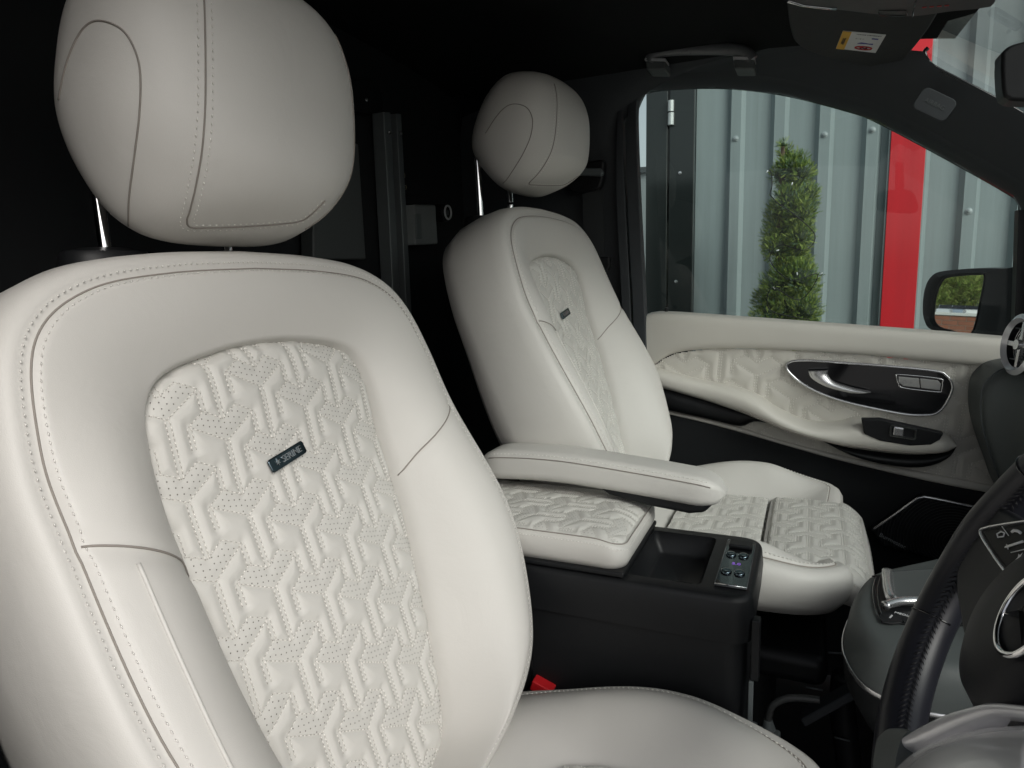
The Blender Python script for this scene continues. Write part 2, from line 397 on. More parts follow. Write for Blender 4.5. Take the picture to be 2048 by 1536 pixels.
# ------------------------------------------------------------------ seats
class Frame:
    def __init__(s, P0, U, V, N): s.P0 = np.array(P0, float); s.U = np.array(U, float); s.V = np.array(V, float); s.N = np.array(N, float)
    def __call__(s, u, v, n): return Vector((s.P0 + s.U * u + s.V * v + s.N * n).tolist())
    def np(s, u, v, n): return s.P0 + s.U * u[..., None] + s.V * v[..., None] + s.N * n[..., None]
    def inv(s, p): q = np.array(p) - s.P0; return q.dot(s.U), q.dot(s.V), q.dot(s.N)
def sm(a, b, x): t = np.clip((x - a) / (b - a), 0, 1); return t * t * (3 - 2 * t)
def outline(ctrl, n):
    half = [Vector((p[0], p[1], 0)) for p in ctrl]
    r = resample(crom(half, 12), 400)
    # keep the control points matched: resample per control span
    c = crom(half, n); return [(p.x, p.y) for p in c]
def pad_shell(fr, OC, IC, nfun, side, closed_back, per=14, dents=()):
    """rings between a matched outer and inner outline; returns (front MB, side MB, outer ring, inner ring)"""
    O = outline(OC, per); I = outline(IC, per); n = len(O)
    O = O + [(-x, y) for x, y in O[-2:0:-1]]; I = I + [(-x, y) for x, y in I[-2:0:-1]]; N = len(O)
    O = np.array(O); I = np.array(I)
    tg = np.roll(O, -1, 0) - np.roll(O, 1, 0); tg /= np.linalg.norm(tg, axis=1, keepdims=True) + 1e-9
    nr = np.stack([tg[:, 1], -tg[:, 0]], 1)
    if (nr * O).sum() < 0: nr = -nr
    M = 44; front = []
    for k in range(M + 1):
        t = k / M; P = O + (I - O) * t; nn = nfun(P[:, 0], P[:, 1], t)
        for seg, dep, wid in dents:
            for sgn in (-1, 1):
                (ax, ay), (bx, by) = seg; ax *= sgn; bx *= sgn
                dx, dy = bx - ax, by - ay; q = np.clip(((P[:, 0] - ax) * dx + (P[:, 1] - ay) * dy) / (dx * dx + dy * dy), 0, 1)
                dd = np.hypot(P[:, 0] - ax - q * dx, P[:, 1] - ay - q * dy); nn = nn - dep * np.exp(-(dd / wid) ** 2)
        front.append([fr(P[i, 0], P[i, 1], nn[i]) for i in range(N)])
    f = MB(); P = I * .985; nn = nfun(I[:, 0], I[:, 1], 1.0) - .020
    loft(f, front + [[fr(P[i, 0], P[i, 1], nn[i]) for i in range(N)]])
    n0 = nfun(O[:, 0], O[:, 1], 0.0); rings = [front[0]]
    for (o_, d_) in side:
        fade = o_
        P = O + nr * fade if o_ > -0.5 else O * 0
        if o_ < 0: P = O * (1 + o_ / 0.25)
        rings.append([fr(P[i, 0], P[i, 1], (n0[i] * (1 - min(1, d_ / closed_back)) - d_)) for i in range(N)])
    s_ = MB(); loft(s_, rings, cap=False); k0 = len(s_.v) - N; s_.f.append(tuple(range(k0, k0 + N)))
    return f, s_, front, nr

OC = [(0, -.372), (.06, -.370), (.130, -.345), (.212, -.275), (.256, -.15), (.253, 0), (.249, .075), (.228, .145), (.178, .180), (.10, .193), (0, .197)]
IC = [(0, -.366), (.056, -.364), (.098, -.338), (.127, -.255), (.146, -.15), (.154, -.045), (.155, .045), (.146, .089), (.116, .114), (.05, .127), (0, .130)]
BV = lambda v: 0.034 * sm(0.06, -0.20, v)
NI = lambda v: -0.030 - 0.014 * sm(0.11, -0.02, v) - 0.010 * sm(-.05, -.3, v)
def back_n(u, v, t):
    base = BV(v) * sm(.05, .2, np.abs(u)); side = sm(.12, .02, v)
    s_ = t ** (1.5 + .5 * side)
    n = base * (1 - s_) + (NI(v) + .0015) * s_ + (0.004 + 0.009 * side) * (4 * t * (1 - t)) ** 1.0
    n = n - 0.0035 * math.exp(-(t / 0.035) ** 2) + .0035 * s_ - 0.004 * sm(.97, 1.0, np.full(u.shape, t))
    return n
def seat_surface(fr): return lambda u, v: fr.np(u, v, NI(v) + 0.005 * (1 - (u / 0.14) ** 2))

def build_seat(label):
    P0 = np.array([-.433, .525, -.171]); r = R(20)
    fr = Frame(P0, (0, 1, 0), (-math.sin(r), 0, math.cos(r)), (math.cos(r), 0, math.sin(r)))
    root = empty('car_seat', (P0[0] + .2, P0[1], -1.0), label, 'car seat', 'cream leather front seats')
    nrm = Vector(fr.N.tolist())
    f, s_, front, nr = pad_shell(fr, OC, IC, back_n, [(.003, .0015), (.009, -.0005), (.016, .002), (.022, .010), (.027, .028), (.029, .06), (.026, .10), (.014, .13), (-.01, .145), (-.05, .150), (-.12, .150)], 0.15,
                             dents=[((( .247, .002), (.150, -.058)), .0035, .006)])
    bk = f.build('backrest_frame_cover', leather, root)
    sd = s_.build('backrest_side_cover', leather, root)
    # outer seam with a row of stitches on either side
    ring = front[0]; N = len(ring); lo = 0.0
    path = [ring[i] + nrm * 0.0005 for i in range(N)]
    g = MB(); tube(g, path, 0.0008, 6, closed=True); g.build('seam', groove, bk)
    st = MB(); inner = [front[2][i] + nrm * 0.0004 for i in range(N)]
    nn = []
    for i in range(N):
        a = front[3][i] - front[1][i]; b = front[2][(i + 1) % N] - front[2][i - 1]; c = a.cross(b).normalized(); nn.append(c if c.dot(nrm) > 0 else -c)
    stitch_line(st, inner, nn, 0.0062, 0.0036, 0.0012)
    out = [fr(*[fr.inv(ring[i])[0] + nr[i][0] * .0065, fr.inv(ring[i])[1] + nr[i][1] * .0065, fr.inv(ring[i])[2] + .0009]) for i in range(N)]
    no = [(nrm * .8 + Vector((fr.U * nr[i][0] + fr.V * nr[i][1]).tolist()) * .6).normalized() for i in range(N)]
    stitch_line(st, out, no, 0.0062, 0.0034, 0.0011)
    st.build('stitching', thread, bk, kind='stuff')
    # pleat between the shoulder panel and the bolster, inner bolster piping
    bvh_m = MB(); loft(bvh_m, front); bv = BVHTree.FromPolygons([Vector(v) for v in bvh_m.v], bvh_m.f)
    def drop(uv):
        out = []
        for u, v in uv:
            h = bv.ray_cast(fr(u, v, .2), -nrm)
            if h[0] is not None: out.append(h[0] + nrm * .0004)
        return out
    for sg in (-1, 1):
        g = MB(); L_ = drop([(sg * (.250 - .104 * k / 24), .002 - .054 * (k / 24) ** 1.1 - .010 * sm(.7, 1, k / 24)) for k in range(25)])
        tube(g, L_, 0.0009, 6); g.build('pleat_seam', groove, bk)
    pp = MB()
    for sg in (-1,):
        a = [(-.226, -.022), (-.230, -.09), (-.231, -.15), (-.226, -.21), (-.212, -.27)]
        L_ = drop([(p.x, p.y) for p in crom([(x, y, 0) for x, y in a], 8)])
        tube(pp, L_, 0.0016, 8)
    pp.build('piping', leather, bk)
    # quilted insert
    h = [p for p in outline(IC, 8)]; poly = h + [(-x, y) for x, y in h[-2:0:-1]]
    ins = quilted('backrest_insert', poly, seat_surface(fr), root, step=0.0013, org=(-.041, -.0265), amp=0.0029, pad=0.004, sink=.0125)
    # badge
    bu, bvv = -0.016, 0.012
    nb = float(NI(bvv)) + .009
    bd = MB(); ex = Vector(fr.U.tolist()); ey = Vector(fr.V.tolist()); ex, ey = ex * math.cos(R(9)) + ey * math.sin(R(9)), ey * math.cos(R(9)) - ex * math.sin(R(9))
    bp = frame_pts(fr(bu, bvv, nb), ex, ey, rr2(.0265, .0068, .003)); slab(bd, bp, nrm * .0025)
    b_ = bd.build('badge', darkchrome, ins, smooth=True, angle=30, bevel=0.0011)
    letters('\u2736 SERINE', 0.0095, fr(bu, bvv, nb + .0029), ex, ey, satin, ins, 0.0003, 'badge_lettering')
    # cushion
    cx = -.433 + .13; cz = -.555
    fc = Frame((cx, .525, cz), (0, 1, 0), (1, 0, 0), (0, 0, 1))
    CO = [(0, -.08), (.19, -.08), (.235, -.03), (.248, .05), (.250, .14), (.245, .22), (.232, .28), (.206, .316), (.175, .318), (.10, .31), (0, .31)]
    CI = [(0, .05), (.09, .05), (.125, .062), (.145, .09), (.154, .13), (.162, .18), (.166, .22), (.166, .25), (.150, .27), (.10, .275), (0, .275)]
    def cn(u, v, t):
        b = .044 * sm(.10, .22, np.abs(u)) * (.05 + .95 * sm(-.06, .17, v)) * (1 - .40 * sm(.18, .31, v)); s2 = t ** 1.7
        return b * (1 - s2) - .016 * s2 + .022 * (4 * t * (1 - t)) * sm(.31, .2, v) - .0035 * math.exp(-(t / .03) ** 2) - .01 * sm(.94, 1, np.full(u.shape, t))
    f, s_, cfront, cnr = pad_shell(fc, CO, CI, cn, [(.004, .000), (.010, -.0008), (.018, .003), (.024, .011), (.025, .022), (.019, .038), (.004, .052), (-.02, .058), (-.10, .060)], 0.062)
    cb = f.build('cushion_bolster_cover', leather, root); s_.build('cushion_side_cover', leather, root)
    g = MB(); tube(g, [p + Vector((0, 0, .0006)) for p in cfront[0]], 0.0011, 6, closed=True); g.build('seam', groove, cb)
    st = MB(); NN = len(cfront[0]); nn = []
    for i in range(NN):
        a = cfront[3][i] - cfront[1][i]; b = cfront[2][(i + 1) % NN] - cfront[2][i - 1]; c = a.cross(b).normalized(); nn.append(c if c.z > 0 else -c)
    stitch_line(st, [p + Vector((0, 0, .0012)) for p in cfront[2]], nn, 0.0062, 0.0040, 0.0017)
    st.build('stitching', thread, cb, kind='stuff')
    cs = lambda u, v: fc.np(u, v, -.008 - .004 * (u / .15) ** 2 + .010 * sm(-.02, .05, v) - .004 * sm(.185, .212, v) ** 2)
    quilted('cushion_insert', [(-.10, .048), (.10, .048), (.140, .065), (.156, .12), (.168, .208), (-.168, .208), (-.156, .12), (-.140, .065)], cs, root, step=.0019, rot=R(90), org=(.02, .05), amp=.0022, holes=False, st=(.0044, .0034, .0013))
    # thigh extension
    ez = .005
    def en(u, v):
        e = np.maximum(np.abs(u) / .182, 0) ** 5; w = (v - .21) / .165
        return ez - .012 * e - .007 * (1 - sm(0, .08, w)) - .035 * np.clip((w - .78) / .30, 0, 1) ** 1.8 + .006 * np.sin(np.clip(w, 0, 1) * 3.14)
    ep = [(a, b + .2945) for a, b in rr2(.183, .0825, .034, 6)]
    q = quilted('thigh_support_top', ep, lambda u, v: fc.np(u, v, en(u, v)), root, step=.0017, rot=R(90), org=(.02, .05), amp=.0022, sink=.008, holes=False, st=(.0044, .0034, .0013))
    pts = resample([Vector((u, v, 0)) for u, v in ep + ep[:1]], 161)[:-1]; rings = []
    for off, dz in ((-.010, -.0005), (.0, .0012), (.003, -.007), (.004, -.018), (.0, -.036), (-.008, -.047), (-.05, -.050)):
        rg = []
        for p in pts:
            d = Vector((p.x, p.y - .29, 0)).normalized(); u = p.x + d.x * off; v = p.y + d.y * off
            rg.append(fc(u, v, float(en(np.array(p.x), np.array(p.y))) + dz * (1 if dz > -.03 else 1)))
        rings.append(rg)
    m_ = MB(); loft(m_, rings); m_.f.append(tuple(range(len(m_.v) - len(pts), len(m_.v)))); eo = m_.build('thigh_support_side', leather, root)
    st = MB(); rl = rings[2] + [rings[2][0]]; stitch_line(st, [p + (p - fc(0, .29, 0)).normalized() * .0008 for p in rl], [(p - fc(0, .29, 0)).normalized() for p in rl], .0055, .0035, .0012)
    st.build('stitching', thread, eo, kind='stuff')
    # dark plastic base
    mb = MB(); box(mb, (cx - .02, .525 - .225, cz - .30), (cx + .24, .525 + .225, cz - .11)); mb.build('seat_base', blackplastic, root, bevel=.03, angle=30)
    mb = MB(); box(mb, (cx + .02, .525 - .235, cz - .165), (cx + .315, .525 + .235, cz - .115)); mb.build('seat_valance', blackplastic, root, bevel=.018, angle=30)
    # back shell
    return root, fr, fc

HS = 1.24                                # the driver's headrest stands taller than the far one
def build_headrest(fr0, root):
    r = R(-8); fr = Frame((-.577, .525, .030 - .222), (0, 1, 0), (-math.sin(r), 0, math.cos(r)), (math.cos(r), 0, math.sin(r)))
    ctl = [(.220, .03, .005, .03), (.223, .060, -.016, .068), (.232, .080, -.044, .094), (.252, .093, -.076, .114), (.282, .100, -.094, .130), (.320, .100, -.098, .141), (.355, .096, -.092, .141), (.388, .088, -.080, .135), (.416, .072, -.062, .118), (.433, .048, -.042, .088), (.441, .008, -.010, .03)]
    ctl = [(a if a < .26 else .26 + (a - .26) * HS, b, c_, d) for a, b, c_, d in ctl]
    c = crom([(a, b, c_) for a, b, c_, d in ctl], 7); w = crom([(d, 0, 0) for a, b, c_, d in ctl], 7); rings = []
    for p, q in zip(c, w):
        v, nf, nb = p; a = q.x; n0 = (nf + nb) / 2; d = (nf - nb) / 2; rg = []
        for k in range(72):
            an = 2 * math.pi * k / 72; x = math.copysign(abs(math.cos(an)) ** (2 / 2.5), math.cos(an)); y = math.copysign(abs(math.sin(an)) ** (2 / 2.5), math.sin(an))
            # underside rises towards the rear
            na = n0 + d * y; vv = v + (.042 * float(sm(.01, -.10, na)) + .050 * float(sm(-.035, .095, na))) * float(sm(.36, .21, v))
            rg.append(fr(a * x, vv, n0 + d * y))
        rings.append(rg)
    m_ = MB(); loft(m_, rings, cap=True); hr = m_.build('headrest', leather, root)
    bv = BVHTree.FromPolygons([Vector(v) for v in m_.v], m_.f)
    def cast(px, n=8):
        out = []; nn = []
        for p in crom([(x, y, 0) for x, y in px], n):
            h = bv.ray_cast(Vector((0, 0, 0)), Vector(ray((p.x, p.y)).tolist()))
            if h[0] is not None and h[0].length > .1:
                q = h[1] if h[1].dot(h[0]) < 0 else -h[1]; out.append(h[0] + q * .0004); nn.append(q)
        return out, nn
    main = [(404, -60), (408, 0), (410, 60), (411, 140), (410, 220), (404, 300), (392, 370), (380, 420), (374, 440), (381, 454), (420, 455), (500, 452), (590, 444), (620, 430), (650, 400)]
    oval = [(257, 462), (258, 400), (268, 320), (279, 230), (281, 150), (270, 100), (245, 60), (205, 42), (175, 50), (150, 85), (130, 140), (118, 200)]
    g = MB(); st = MB()
    def mirror(P): return [Vector((p.x, 2 * fr.P0[1] - p.y, p.z)) for p in P]
    for k, L_ in enumerate((main, oval)):
        P, Q = cast(L_)
        for mi in (0, 1):
            g = MB()
            if mi:
                P, Q = cast(L_[:9] if k == 0 else L_); P = mirror(P); Q = [Vector((q.x, -q.y, q.z)) for q in Q]
            tube(g, P, 0.0008, 6); g.build('seam', groove, hr)
            if k == 0 and not mi:
                for off in (-.0055, .0055): stitch_line(st, offset_line(P, Q, off), Q, .0062, .0034, .0011)
    st.build('stitching', thread, hr, kind='stuff')
    return hr

def build_posts(cy, zb, x, z1, root):
    for sg in (-1, 1):
        y = cy + sg * .073; m_ = MB(); tube(m_, [(x, y, zb - .03), (x - .004, y, z1)], .0062, 20); po = m_.build('headrest_post', chrome, root, angle=40)
        m_ = MB()
        if sg > 0:
            for k in range(3): box(m_, (x - .003, y - .0074, zb + .012 + k * .012), (x + .0075, y - .0045, zb + .016 + k * .012))
            m_.build('notch', blackplastic, po, smooth=False)
        m_ = MB(); rings = []
        for rr_, h in ((.036, -.018), (.036, -.003), (.033, .002), (.020, .005), (.010, .006)):
            rings.append([Vector((x + .0 + math.cos(2 * math.pi * k / 28) * rr_ * .85, y + math.sin(2 * math.pi * k / 28) * rr_ * 1.15, zb + h - .002)) for k in range(28)])
        loft(m_, rings, cap=True); m_.build('headrest_socket', blackplastic, root, angle=40)

driver, frN, fcN = build_seat('large near cream seat with quilted backrest filling the left half of the view')
hrN = build_headrest(frN, driver)
build_posts(.513, .031, -.600, .13, driver)
# passenger seat: the same seat copied across the cabin, headrest raised
SD = Vector((.033, .745, .095))
passenger = empty('car_seat', WL[driver.name] + SD, 'smaller far cream seat beyond the black console box with an armrest at its side', 'car seat', 'cream leather front seats')
for ch in list(driver.children):
    if ch.name.startswith('perforation') or ch.name.startswith('needle_hole'): continue
    if ch.name.startswith('headrest') and not ch.name.startswith('headrest_x'):
        if ch.name.startswith('headrest_post') or ch.name.startswith('headrest_socket'): continue
        dl = SD + Vector((-.006, 0, .022))
    else: dl = SD
    c = copy_to(ch, dl, passenger)
    for g_ in ch.children: copy_to(g_, dl, c)
    if ch.name.startswith('headrest'):
        k = (.26 - .220 + .181) / (.26 - .220 + .181 * HS); c.scale = (1, 1, k); c.location.z -= (1 - k) * ch.dimensions.z / 2
build_posts(1.268, .109, -.580, .22, passenger)
# passenger armrest
def armrest():
    a = MB(); rings = []; n = 40
    for i in range(n + 1):
        s = i / n; x = -.47 + .372 * s
        zt = -.269 + .012 * math.sin(min(1, s / .45) * math.pi / 2) - .024 * s ** 1.6
        hh = .024 - .002 * s; e = 1.0
        if s > .88: e = math.sqrt(max(0, 1 - ((s - .88) / .12) ** 2))
        if s < .10: e = max(.25, math.sqrt(max(0, 1 - ((.10 - s) / .11) ** 2)))
        hw = .034 * (.35 + .65 * e); hh *= max(e, .08); zc = zt - .026
        rings.append([Vector((x, .962 + p[0], zc + p[1])) for p in rr2(hw, hh, min(hw, hh) * .62, 5)])
    loft(a, rings, cap=True); o = a.build('armrest', leather, passenger, angle=60)
    st = MB(); g = MB(); L_ = []
    for r_ in rings[2:-2]: L_.append(r_[10] + Vector((0, -.0004, .0002)))
    tube(g, L_, .0008, 6); g.build('seam', groove, o)
    stitch_line(st, [p + Vector((0, .0032, .0052)) for p in L_], Vector((0, -.7, .7)), .0062, .0036, .0012); st.build('stitching', thread, o, kind='stuff')
    u_ = MB(); slab(u_, [(-.28, .935, -.310), (-.112, .935, -.318), (-.124, .935, -.333), (-.145, .935, -.337), (-.20, .935, -.332), (-.26, .935, -.322)], (0, .05, 0)); u_.build('armrest_underside', blackplastic, o, bevel=.006, angle=30)
armrest()

# ------------------------------------------------------------------ cabin shell (structure)
def struct(name, mb, m, **k):
    o = mb.build(name, m, None, **k); o['kind'] = 'structure'; return o
WIN = [(1286, 640), (1277, 400), (1274, 225), (1283, 198), (1302, 181), (1430, 174), (1560, 187), (1700, 222), (1757, 244), (1900, 320), (2028, 393), (2041, 415), (2040, 560), (2030, 690)]
UPL = [(2200, 320), (2048, 226), (1960, 178), (1872, 133), (1853, 116), (1850, 103)]
def sidewall():
    rim = [onY(p, 1.735) for p in WIN]; inn = [onY((p[0] + dx, p[1] + dy), 1.69) for p, (dx, dy) in zip(WIN, [(0, 0)] * len(WIN))]
    # trim lip, then the flat inner trim with the window opening
    m_ = MB(); A = resample(crom(rim, 6), 90); B = []
    for i, p in enumerate(A):
        t = (A[min(i + 1, 89)] - A[max(i - 1, 0)]).normalized(); B.append(p + Vector((0, -.055, 0)) + t.cross(Vector((0, 1, 0))) * .004)
    Cc = [b + Vector((0, -.012, 0)) + (b - a).normalized() * 0 + ((A[min(i + 1, 89)] - A[max(i - 1, 0)]).normalized().cross(Vector((0, 1, 0)))) * .012 for i, (a, b) in enumerate(zip(A, B))]
    loft(m_, [[a + Vector((0, .02, 0)) for a in A], A, B, Cc], closed_u=False)
    # outer limit, matched point by point
    out = []
    tl = Vector((-.85, 1.66, .46)); 
    ctrl = [Vector((-.85, 1.655, -.9)), Vector((-.85, 1.655, -.1)), Vector((-.85, 1.64, .40)), Vector((-.60, 1.60, .455)), Vector((-.15, 1.585, .45)), Vector((.02, 1.585, .44))] + [onY(p, 1.585) for p in UPL[::-1]] + [Vector((.62, 1.60, -.1)), Vector((.62, 1.62, -.9))]
    i0 = [0, 5, 12, 22, 36, 48, 56, 60, 64, 68, 74, 80, 86, 89]
    idx = np.linspace(0, 89, len(ctrl)); D_ = [Vector([np.interp(k, idx, [c[j] for c in ctrl]) for j in range(3)]) for k in range(90)]
    mid = []
    for s in (0.12, .35, .7, 1.0): mid.append([Cc[k].lerp(D_[k], s) + Vector((0, -.012 * math.sin(s * math.pi), 0)) for k in range(90)])
    loft(m_, [Cc] + mid, closed_u=False)
    return struct('side_wall', m_, pillar_m)
sidewall()
def headliner():
    m_ = MB(); rings = []
    for i in range(41):
        x = -.9 + i * (1.13 / 40); r_ = []
        for k in range(30):
            s = k / 29; y = .06 + s * 1.54; z = .475 - .03 * (abs(s - .5) * 2) ** 4 - .028 * max(0, (x + .1) / .35) ** 2
            xx = x + (.06 * (1 - (2 * s - 1) ** 2) if i > 34 else 0) * (i - 34) / 6
            r_.append(Vector((xx, y, z)))
        rings.append(r_)
    loft(m_, rings, closed_u=False)
    loft(m_, [[p + Vector((0, 0, .05)) for p in r_] for r_ in rings], closed_u=False)
    a = [r_[-1] for r_ in rings]; return struct('ceiling', m_, headlining)
headliner()
mb = MB(); box(mb, (-.92, .0, -1.0), (-.85, 1.72, .52)); struct('bulkhead_wall', mb, blacksoft, smooth=False)
mb = MB(); box(mb, (-.92, .02, -1.06), (.75, 1.70, -.98)); struct('floor', mb, blacksoft, smooth=False)
mb = MB(); box(mb, (-1.0, 1.675, -1.0), (-.475, 1.76, .56)); struct('rear_side_wall', mb, blacksoft, smooth=False)
mb = MB(); box(mb, (-1.0, .06, .50), (.20, 1.76, .56)); struct('roof', mb, blacksoft, smooth=False)
mb = MB(); box(mb, (-.475, 1.62, .452), (.10, 1.76, .50)); struct('roof_rail', mb, blacksoft, smooth=False)
# driver's door pillar, unseen at left, extended forward to shade the seat flank
mb = MB(); box(mb, (-.93, .0, -1.0), (-.39, .11, .5)); box(mb, (-.39, .0, -1.0), (-.31, .11, -.18)); struct('shading_door_pillar', mb, blacksoft, smooth=False)
mb = MB(); box(mb, (.56, .05, -1.0), (.62, 1.66, -.20)); struct('firewall', mb, blacksoft, smooth=False)

# pillar airbag cap with its raised lettering, pillar joint line
ap = empty('airbag_cap', onY((1868, 210), 1.54), 'small rounded plastic cap set in the dark windscreen pillar', 'cap')
c0 = onY((1868, 210), 1.560); ex = (onY((1892, 222), 1.560) - onY((1842, 198), 1.560)).normalized(); ey = Vector((0, -1, 0)).cross(ex) * -1
if ey.z < 0: ey = -ey
mb = MB(); slab(mb, frame_pts(c0, ex, ey, rr2(.033, .021, .011)), (0, -.007, 0)); mb.build('cap_plate', pillar_m, ap, bevel=.002, angle=30)
letters('AIRBAG', .011, c0 + Vector((0, -.0074, 0)), ex, ey, dashmat, ap, .0004)

# grab handle on the roof edge
gh = empty('grab_handle', onY((1400, 120), 1.585), 'black grab handle with chrome strips on the roof edge above the window', 'grab handle')
hp = [(1298, 124), (1306, 112), (1335, 101), (1400, 98), (1460, 99), (1492, 106), (1504, 120)]
mb = MB(); tube(mb, crom([onY(p, 1.535) for p in hp], 6), (lambda s: (.012, .009)), 12, flat=(0, 0, 1)); mb.build('grip', noisy(mat('handle_charcoal', (.12, .126, .13), .3, spec=.6), 40, .1), gh, angle=60)
for (x0, x1, y0, y1) in ((1290, 1331, 113, 140), (1466, 1509, 110, 138)):
    mb = MB(); slab(mb, [onY(p, 1.53) for p in ((x0, y0 + 8), (x1, y0 + 8), (x1, y1), (x0 + 3, y1))], (0, .06, 0)); mb.build('mount', dashmat, gh, bevel=.004, angle=30)
    mb = MB(); slab(mb, [onY(p, 1.527) for p in ((x0, y0 + 3), (x1, y0 + 4), (x1, y0 + 9), (x0, y0 + 8))], (0, .04, 0)); mb.build('chrome_strip', mat('strip_silver', (.62, .63, .64), .45, .4), gh, smooth=False)

# sun visor with its warning sticker
vz = .392
vis = empty('sun_visor', onZ((1700, 80), vz), 'dark grey sun visor folded up above the window with a warning sticker', 'sun visor')
vp = crom([onZ(p, vz) for p in ((1572, -12), (1580, 60), (1596, 92), (1640, 112), (1700, 127), (1765, 138), (1800, 128), (1850, 70), (1880, 20), (1885, -12))], 5)
vismat = noisy(mat('visor_cloth', (.034, .036, .036), .9), 60, .12, .3, 1500, dist=.0003)
mb = MB(); slab(mb, vp, (0, 0, .022)); mb.build('visor_panel', vismat, vis, bevel=.006, angle=30)
st_ = [onZ(p, vz - .0012) for p in ((1686, 62), (1772, 70), (1751, 106), (1672, 97))]
def bil(q, a, b): return (q[0] * (1 - a) + q[1] * a) * (1 - b) + (q[3] * (1 - a) + q[2] * a) * b
lab = MB(); slab(lab, st_, (0, 0, .0008)); lb = lab.build('warning_label', mat('label_white', (.72, .73, .72), .5), vis, smooth=False)
mb = MB(); slab(mb, [bil(st_, a, b) + Vector((0, 0, -.0006)) for a, b in ((.0, .0), (.20, .0), (.20, 1), (0, 1))], (0, 0, .0004)); mb.build('label_yellow_band', mat('label_yellow', (.75, .42, .03), .5), lb, smooth=False)
ink = mat('label_ink', (.03, .03, .05), .6); redink = mat('label_red', (.5, .03, .03), .5); blueink = mat('label_blue', (.03, .04, .3), .5)
lx = (st_[1] - st_[0]).normalized(); ly = (st_[0] - st_[3]).normalized()
letters('AIRBAG', .0105, bil(st_, .10, .5) + Vector((0, 0, -.0012)), ly, -lx, ink, lb, .0002)
letters('WARNING  AVERTISSEMENT', .0042, bil(st_, .62, .08) + Vector((0, 0, -.0008)), lx, ly, ink, lb, .0002)
letters('0-12 >', .007, bil(st_, .45, .30) + Vector((0, 0, -.0008)), lx, ly, grey_ink, lb, .0002)
mb = MB(); c_ = bil(st_, .64, .78) + Vector((0, 0, -.0008)); tube(mb, [c_ + lx * x + ly * y for x, y in ell(32, .0185, .0085)], .0011, 6, closed=True); tube(mb, [c_ + lx * -.013 + ly * .006, c_ + lx * .013 - ly * .006], .0009, 6); mb.build('prohibition_symbol', redink, lb, kind='stuff')
mb = MB(); tube(mb, [c_ + lx * x + ly * y for x, y in ((-.008, -.003), (-.002, .002), (.003, -.002), (.008, .003))], .001, 6); mb.build('child_seat_drawing', ink, lb)
mb = MB(); c_ = bil(st_, .62, .52); slab(mb, [c_ + lx * x + ly * y + Vector((0, 0, -.0008)) for x, y in ((-.016, -.004), (-.008, .003), (.002, .001), (.010, -.001), (.018, .002), (.018, -.005), (.004, -.003))], (0, 0, .0004)); mb.build('car_drawing', blueink, lb, smooth=False)
mb = MB(); c_ = bil(st_, .80, .24); slab(mb, [c_ + lx * x + ly * y + Vector((0, 0, -.0008)) for x, y in rr2(.007, .0025, .001)], (0, 0, .0004)); mb.build('blue_mark', blueink, lb, smooth=False)

# overhead console at the top edge
oz = .365
oc = empty('overhead_console', onZ((1780, 10), oz), 'grey overhead console with reading light cut by the top edge', 'console')
op = crom([onZ(p, oz) for p in ((1572, -60), (1574, 0), (1600, 12), (1680, 21), (1770, 31), (1830, 33), (1900, 24), (1965, 17), (1990, 6), (2010, -60))], 5)
mb = MB(); slab(mb, op, (0, 0, .05)); ob = mb.build('console_body', noisy(mat('overhead_grey', (.075, .078, .078), .55), 40, .1), oc, bevel=.006, angle=30)
mb = MB(); tube(mb, [onZ(p, oz - .001) for p in ((1576, 2), (1606, 11), (1650, 16), (1672, 17))], .0022, 8); mb.build('chrome_edge', chrome, oc)
mb = MB(); tube(mb, [onZ(p, oz - .001) for p in ((1757, 22), (1812, 21), (1815, 30), (1808, 32), (1762, 31), (1757, 27))], .0009, 6, closed=True); mb.build('button_outline', gloss, oc)
mb = MB(); tube(mb, [onZ(p, oz - .001) for p in ((1834, -10), (1825, 32))], .0012, 6); mb.build('joint_line', gloss, oc)
for k in range(4):
    mb = MB(); a = (1844 + k * 15, 15 - k * 1.2); slab(mb, [onZ(p, oz - .0012) for p in (a, (a[0] + 9, a[1] - .8), (a[0] + 9, a[1] + .8), (a[0], a[1] + 1.6))], (0, 0, .0006)); mb.build('indicator_mark', redink, oc, smooth=False)
# rear-view mirror
rm = empty('rear_view_mirror', onY((2060, 150), .95), 'black interior rear-view mirror cut by the right edge of the picture', 'mirror')
mp = crom([onY(p, .93) for p in ((2003, 120), (2008, 100), (2048, 82), (2200, 60), (2260, 110), (2250, 200), (2048, 202), (2014, 196), (2006, 184), (2003, 150))], 5, closed=True)
mb = MB(); slab(mb, mp, (.0, .035, 0)); mb.build('mirror_housing', blackplastic, rm, bevel=.008, angle=30)
mb = MB(); tube(mb, [onY((2140, 100), .95), onY((2120, -60), .98)], .012, 10); mb.build('mirror_stem', blackplastic, rm)
# windscreen edge seal
ws = empty('windscreen', onY((1950, 60), 1.58), 'windscreen corner beyond the overhead console at the upper right', 'windscreen')
mb = MB(); tube(mb, crom([onY((x, y), 1.59) for x, y in ((2200, 323), (2048, 229), (1960, 181), (1876, 138), (1856, 122), (1849, 105), (1856, 96))], 6), .004, 8); mb.build('seal', gloss, ws)
A0 = onY((1845, 95), 1.60); mb = MB()
loft(mb, [[onY((1845, 122), 1.60), onY((1960, 183), 1.60), onY((2210, 330), 1.60)], [Vector((.22, 1.50, .455)), Vector((.45, 1.50, .28)), Vector((.95, 1.50, -.05))], [Vector((.34, .9, .46)), Vector((.55, .9, .30)), Vector((1.05, .9, -.05))], [Vector((.22, .2, .455)), Vector((.45, .2, .28)), Vector((.95, .2, -.05))]], closed_u=False)
mb.build('windscreen_glass', glass, ws)

